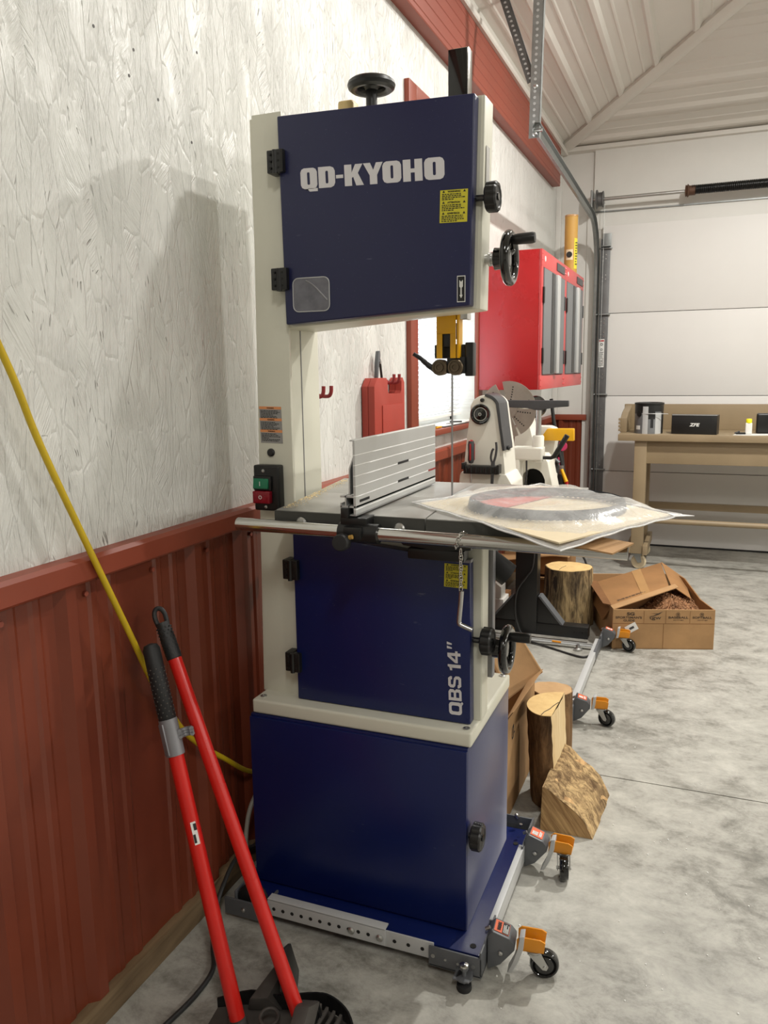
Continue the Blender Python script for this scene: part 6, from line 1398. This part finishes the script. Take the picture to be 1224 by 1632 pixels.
fn = (V((-0.5, -1, 0)) - d * V((-0.5, -1, 0)).dot(d)).normalized(); hexa(bm, [c - d * 0.018 + fn * 0.020 + d.cross(fn) * 0.010, c - d * 0.018 + fn * 0.020 - d.cross(fn) * 0.010, c - d * 0.018 + fn * 0.010 - d.cross(fn) * 0.010, c - d * 0.018 + fn * 0.010 + d.cross(fn) * 0.010, c + d * 0.05 + fn * 0.020 + d.cross(fn) * 0.010, c + d * 0.05 + fn * 0.020 - d.cross(fn) * 0.010, c + d * 0.05 + fn * 0.010 - d.cross(fn) * 0.010, c + d * 0.05 + fn * 0.010 + d.cross(fn) * 0.010], 0.002)
obj('broom_clip', bm, M['silver_pl'], dp, label='silver grey clip holding the broom handle')
bm = B(); p = top + d * 0.385; nrm = V((0.75, -0.66, 0)); nrm = (nrm - d * nrm.dot(d)).normalized(); s_ = d.cross(nrm); plate(bm, p + nrm * 0.0162 - s_ * 0.0055, d, s_, 0.048, 0.011, 0.0006); tg = obj('sticker', bm, M['paper'], dp, label='torn white and black sticker on the handle')
bm = B(); plate(bm, p + nrm * 0.0170 - s_ * 0.0055 + d * 0.004, d, s_, 0.014, 0.006, 0.0004); plate(bm, p + nrm * 0.0170 + d * 0.026, d, s_, 0.018, 0.005, 0.0004); obj('sticker_print', bm, M['ink'], tg)
# pan: hooded back with rounded side cheeks, open to the right
bm = B(); tilt = 0.0
prism(bm, [(0.235, 1.285, 0.004), (0.290, 1.315, 0.004), (0.355, 1.325, 0.004), (0.465, 1.365, 0.004), (0.525, 1.345, 0.004), (0.58, 1.27, 0.004), (0.60, 1.12, 0.004), (0.26, 1.10, 0.004)], (0, 0, 0.006), 0.001)
obj('pan_floor', bm, M['dust_pl'], dp)
bm = B(); wallp = [(0.232, 1.290), (0.300, 1.322), (0.360, 1.330), (0.440, 1.362), (0.480, 1.368), (0.525, 1.347), (0.560, 1.305)]; hs = [0.03, 0.045, 0.045, 0.05, 0.045, 0.04, 0.03]
o1 = smooth_path([V((x, y, h)) for (x, y), h in zip(wallp, hs)], 4)
for a, b in zip(o1, o1[1:]):
    t_ = V((b.y - a.y, a.x - b.x, 0)).normalized() * 0.004
    hexa(bm, [V((a.x, a.y, 0.006)), V((b.x, b.y, 0.006)), V((b.x, b.y, 0.006)) + t_, V((a.x, a.y, 0.006)) + t_, a, b, b + t_, a + t_])
obj('pan_rim', bm, M['black'], dp)
bm = B(); hexa(bm, [(0.300, 1.300, 0.010), (0.375, 1.325, 0.010), (0.345, 1.452, 0.004), (0.322, 1.446, 0.004), (0.312, 1.292, 0.050), (0.350, 1.305, 0.052), (0.338, 1.440, 0.052), (0.316, 1.432, 0.052)], 0.006); obj('pan_back', bm, M['dust_pl'], dp)
bm = B(); prism(bm, [(0.341, 1.452, 0.002), (0.396, 1.330, 0.006), (0.385, 1.300, 0.082), (0.346, 1.375, 0.116), (0.335, 1.428, 0.090)], (0.006, 0.003, 0.0), 0.001); obj('side_cheek', bm, M['black'], dp)
bm = B(); torus(bm, (0.380, 1.262, 0.052), (0.1, -0.2, 1), 0.019, 0.004, 24, 8); revolve(bm, [(0.021, 0), (0.018, 0.03), (0.012, 0.03), (0.012, 0.0)], (0.315, 1.244, 0.020), -d, 20, False, True); obj('handle_socket', bm, M['dust_pl'], dp)
bm = B()
for i in range(4): box(bm, (0.452 + i * 0.018, 0.458 + i * 0.018), (1.27, 1.352 - 0.004 * i), (0.010, 0.035), 0.001)
obj('comb_teeth', bm, M['dust_pl'], dp)

# ================================================================== hose and cords
pts = [(0.045, 0.62, 2.15), (0.038, 0.90, 1.72), (0.036, 1.053, 1.421), (0.037, 1.118, 1.258), (0.045, 1.222, 1.022), (0.045, 1.31, 0.84), (0.040, 1.395, 0.675), (0.038, 1.50, 0.52), (0.038, 1.652, 0.385), (0.035, 1.80, 0.275), (0.04, 2.0, 0.22), (0.05, 2.2, 0.25)]
bm = B(); tube(bm, smooth_path(pts, 10), 0.0068, 12); solo('air_hose', bm, M['hose'], 'yellow air hose hanging down across the white wall and red panels', 'hose', (0.03, 1.2, 0.2))
pts = [(0.125, 0.80, 0.006), (0.130, 1.0, 0.006), (0.142, 1.14, 0.006), (0.155, 1.21, 0.006), (0.166, 1.30, 0.006), (0.158, 1.38, 0.006), (0.115, 1.445, 0.006), (0.078, 1.505, 0.020), (0.06, 1.58, 0.07), (0.045, 1.70, 0.09), (0.05, 1.9, 0.02), (0.06, 2.1, 0.006)]
bm = B(); tube(bm, smooth_path(pts, 8), 0.0058, 10); solo('power_cord', bm, M['cable'], 'black power cord on the floor running along the kick board', 'cord', (0.17, 1.3, 0))
pts = [(0.09, 1.80, 0.30), (0.075, 1.72, 0.24), (0.070, 1.69, 0.18), (0.072, 1.68, 0.11), (0.085, 1.70, 0.055), (0.11, 1.74, 0.052)]
bm = B(); tube(bm, smooth_path(pts, 8), 0.0062, 10); solo('saw_cord', bm, M['cable_grey'], 'light grey cord looping down behind the left edge of the blue base', 'cord', (0.08, 1.7, 0.05))
# crumbs of wood and dust on the concrete
bm = B(); rnd = random.Random(15)
for i in range(70):
    x, y = rnd.uniform(0.75, 1.5), rnd.uniform(1.5, 3.2); s = rnd.uniform(0.001, 0.0028)
    revolve(bm, [(s, 0), (s * 0.8, s), (s * 0.2, s * 1.2)], (x, y, 0.0), (0, 0, 1), 5)
solo('wood_crumbs', bm, M['paper'], 'scattered pale crumbs of wood on the concrete floor', 'crumbs', (1.1, 2.2, 0), kind='stuff')
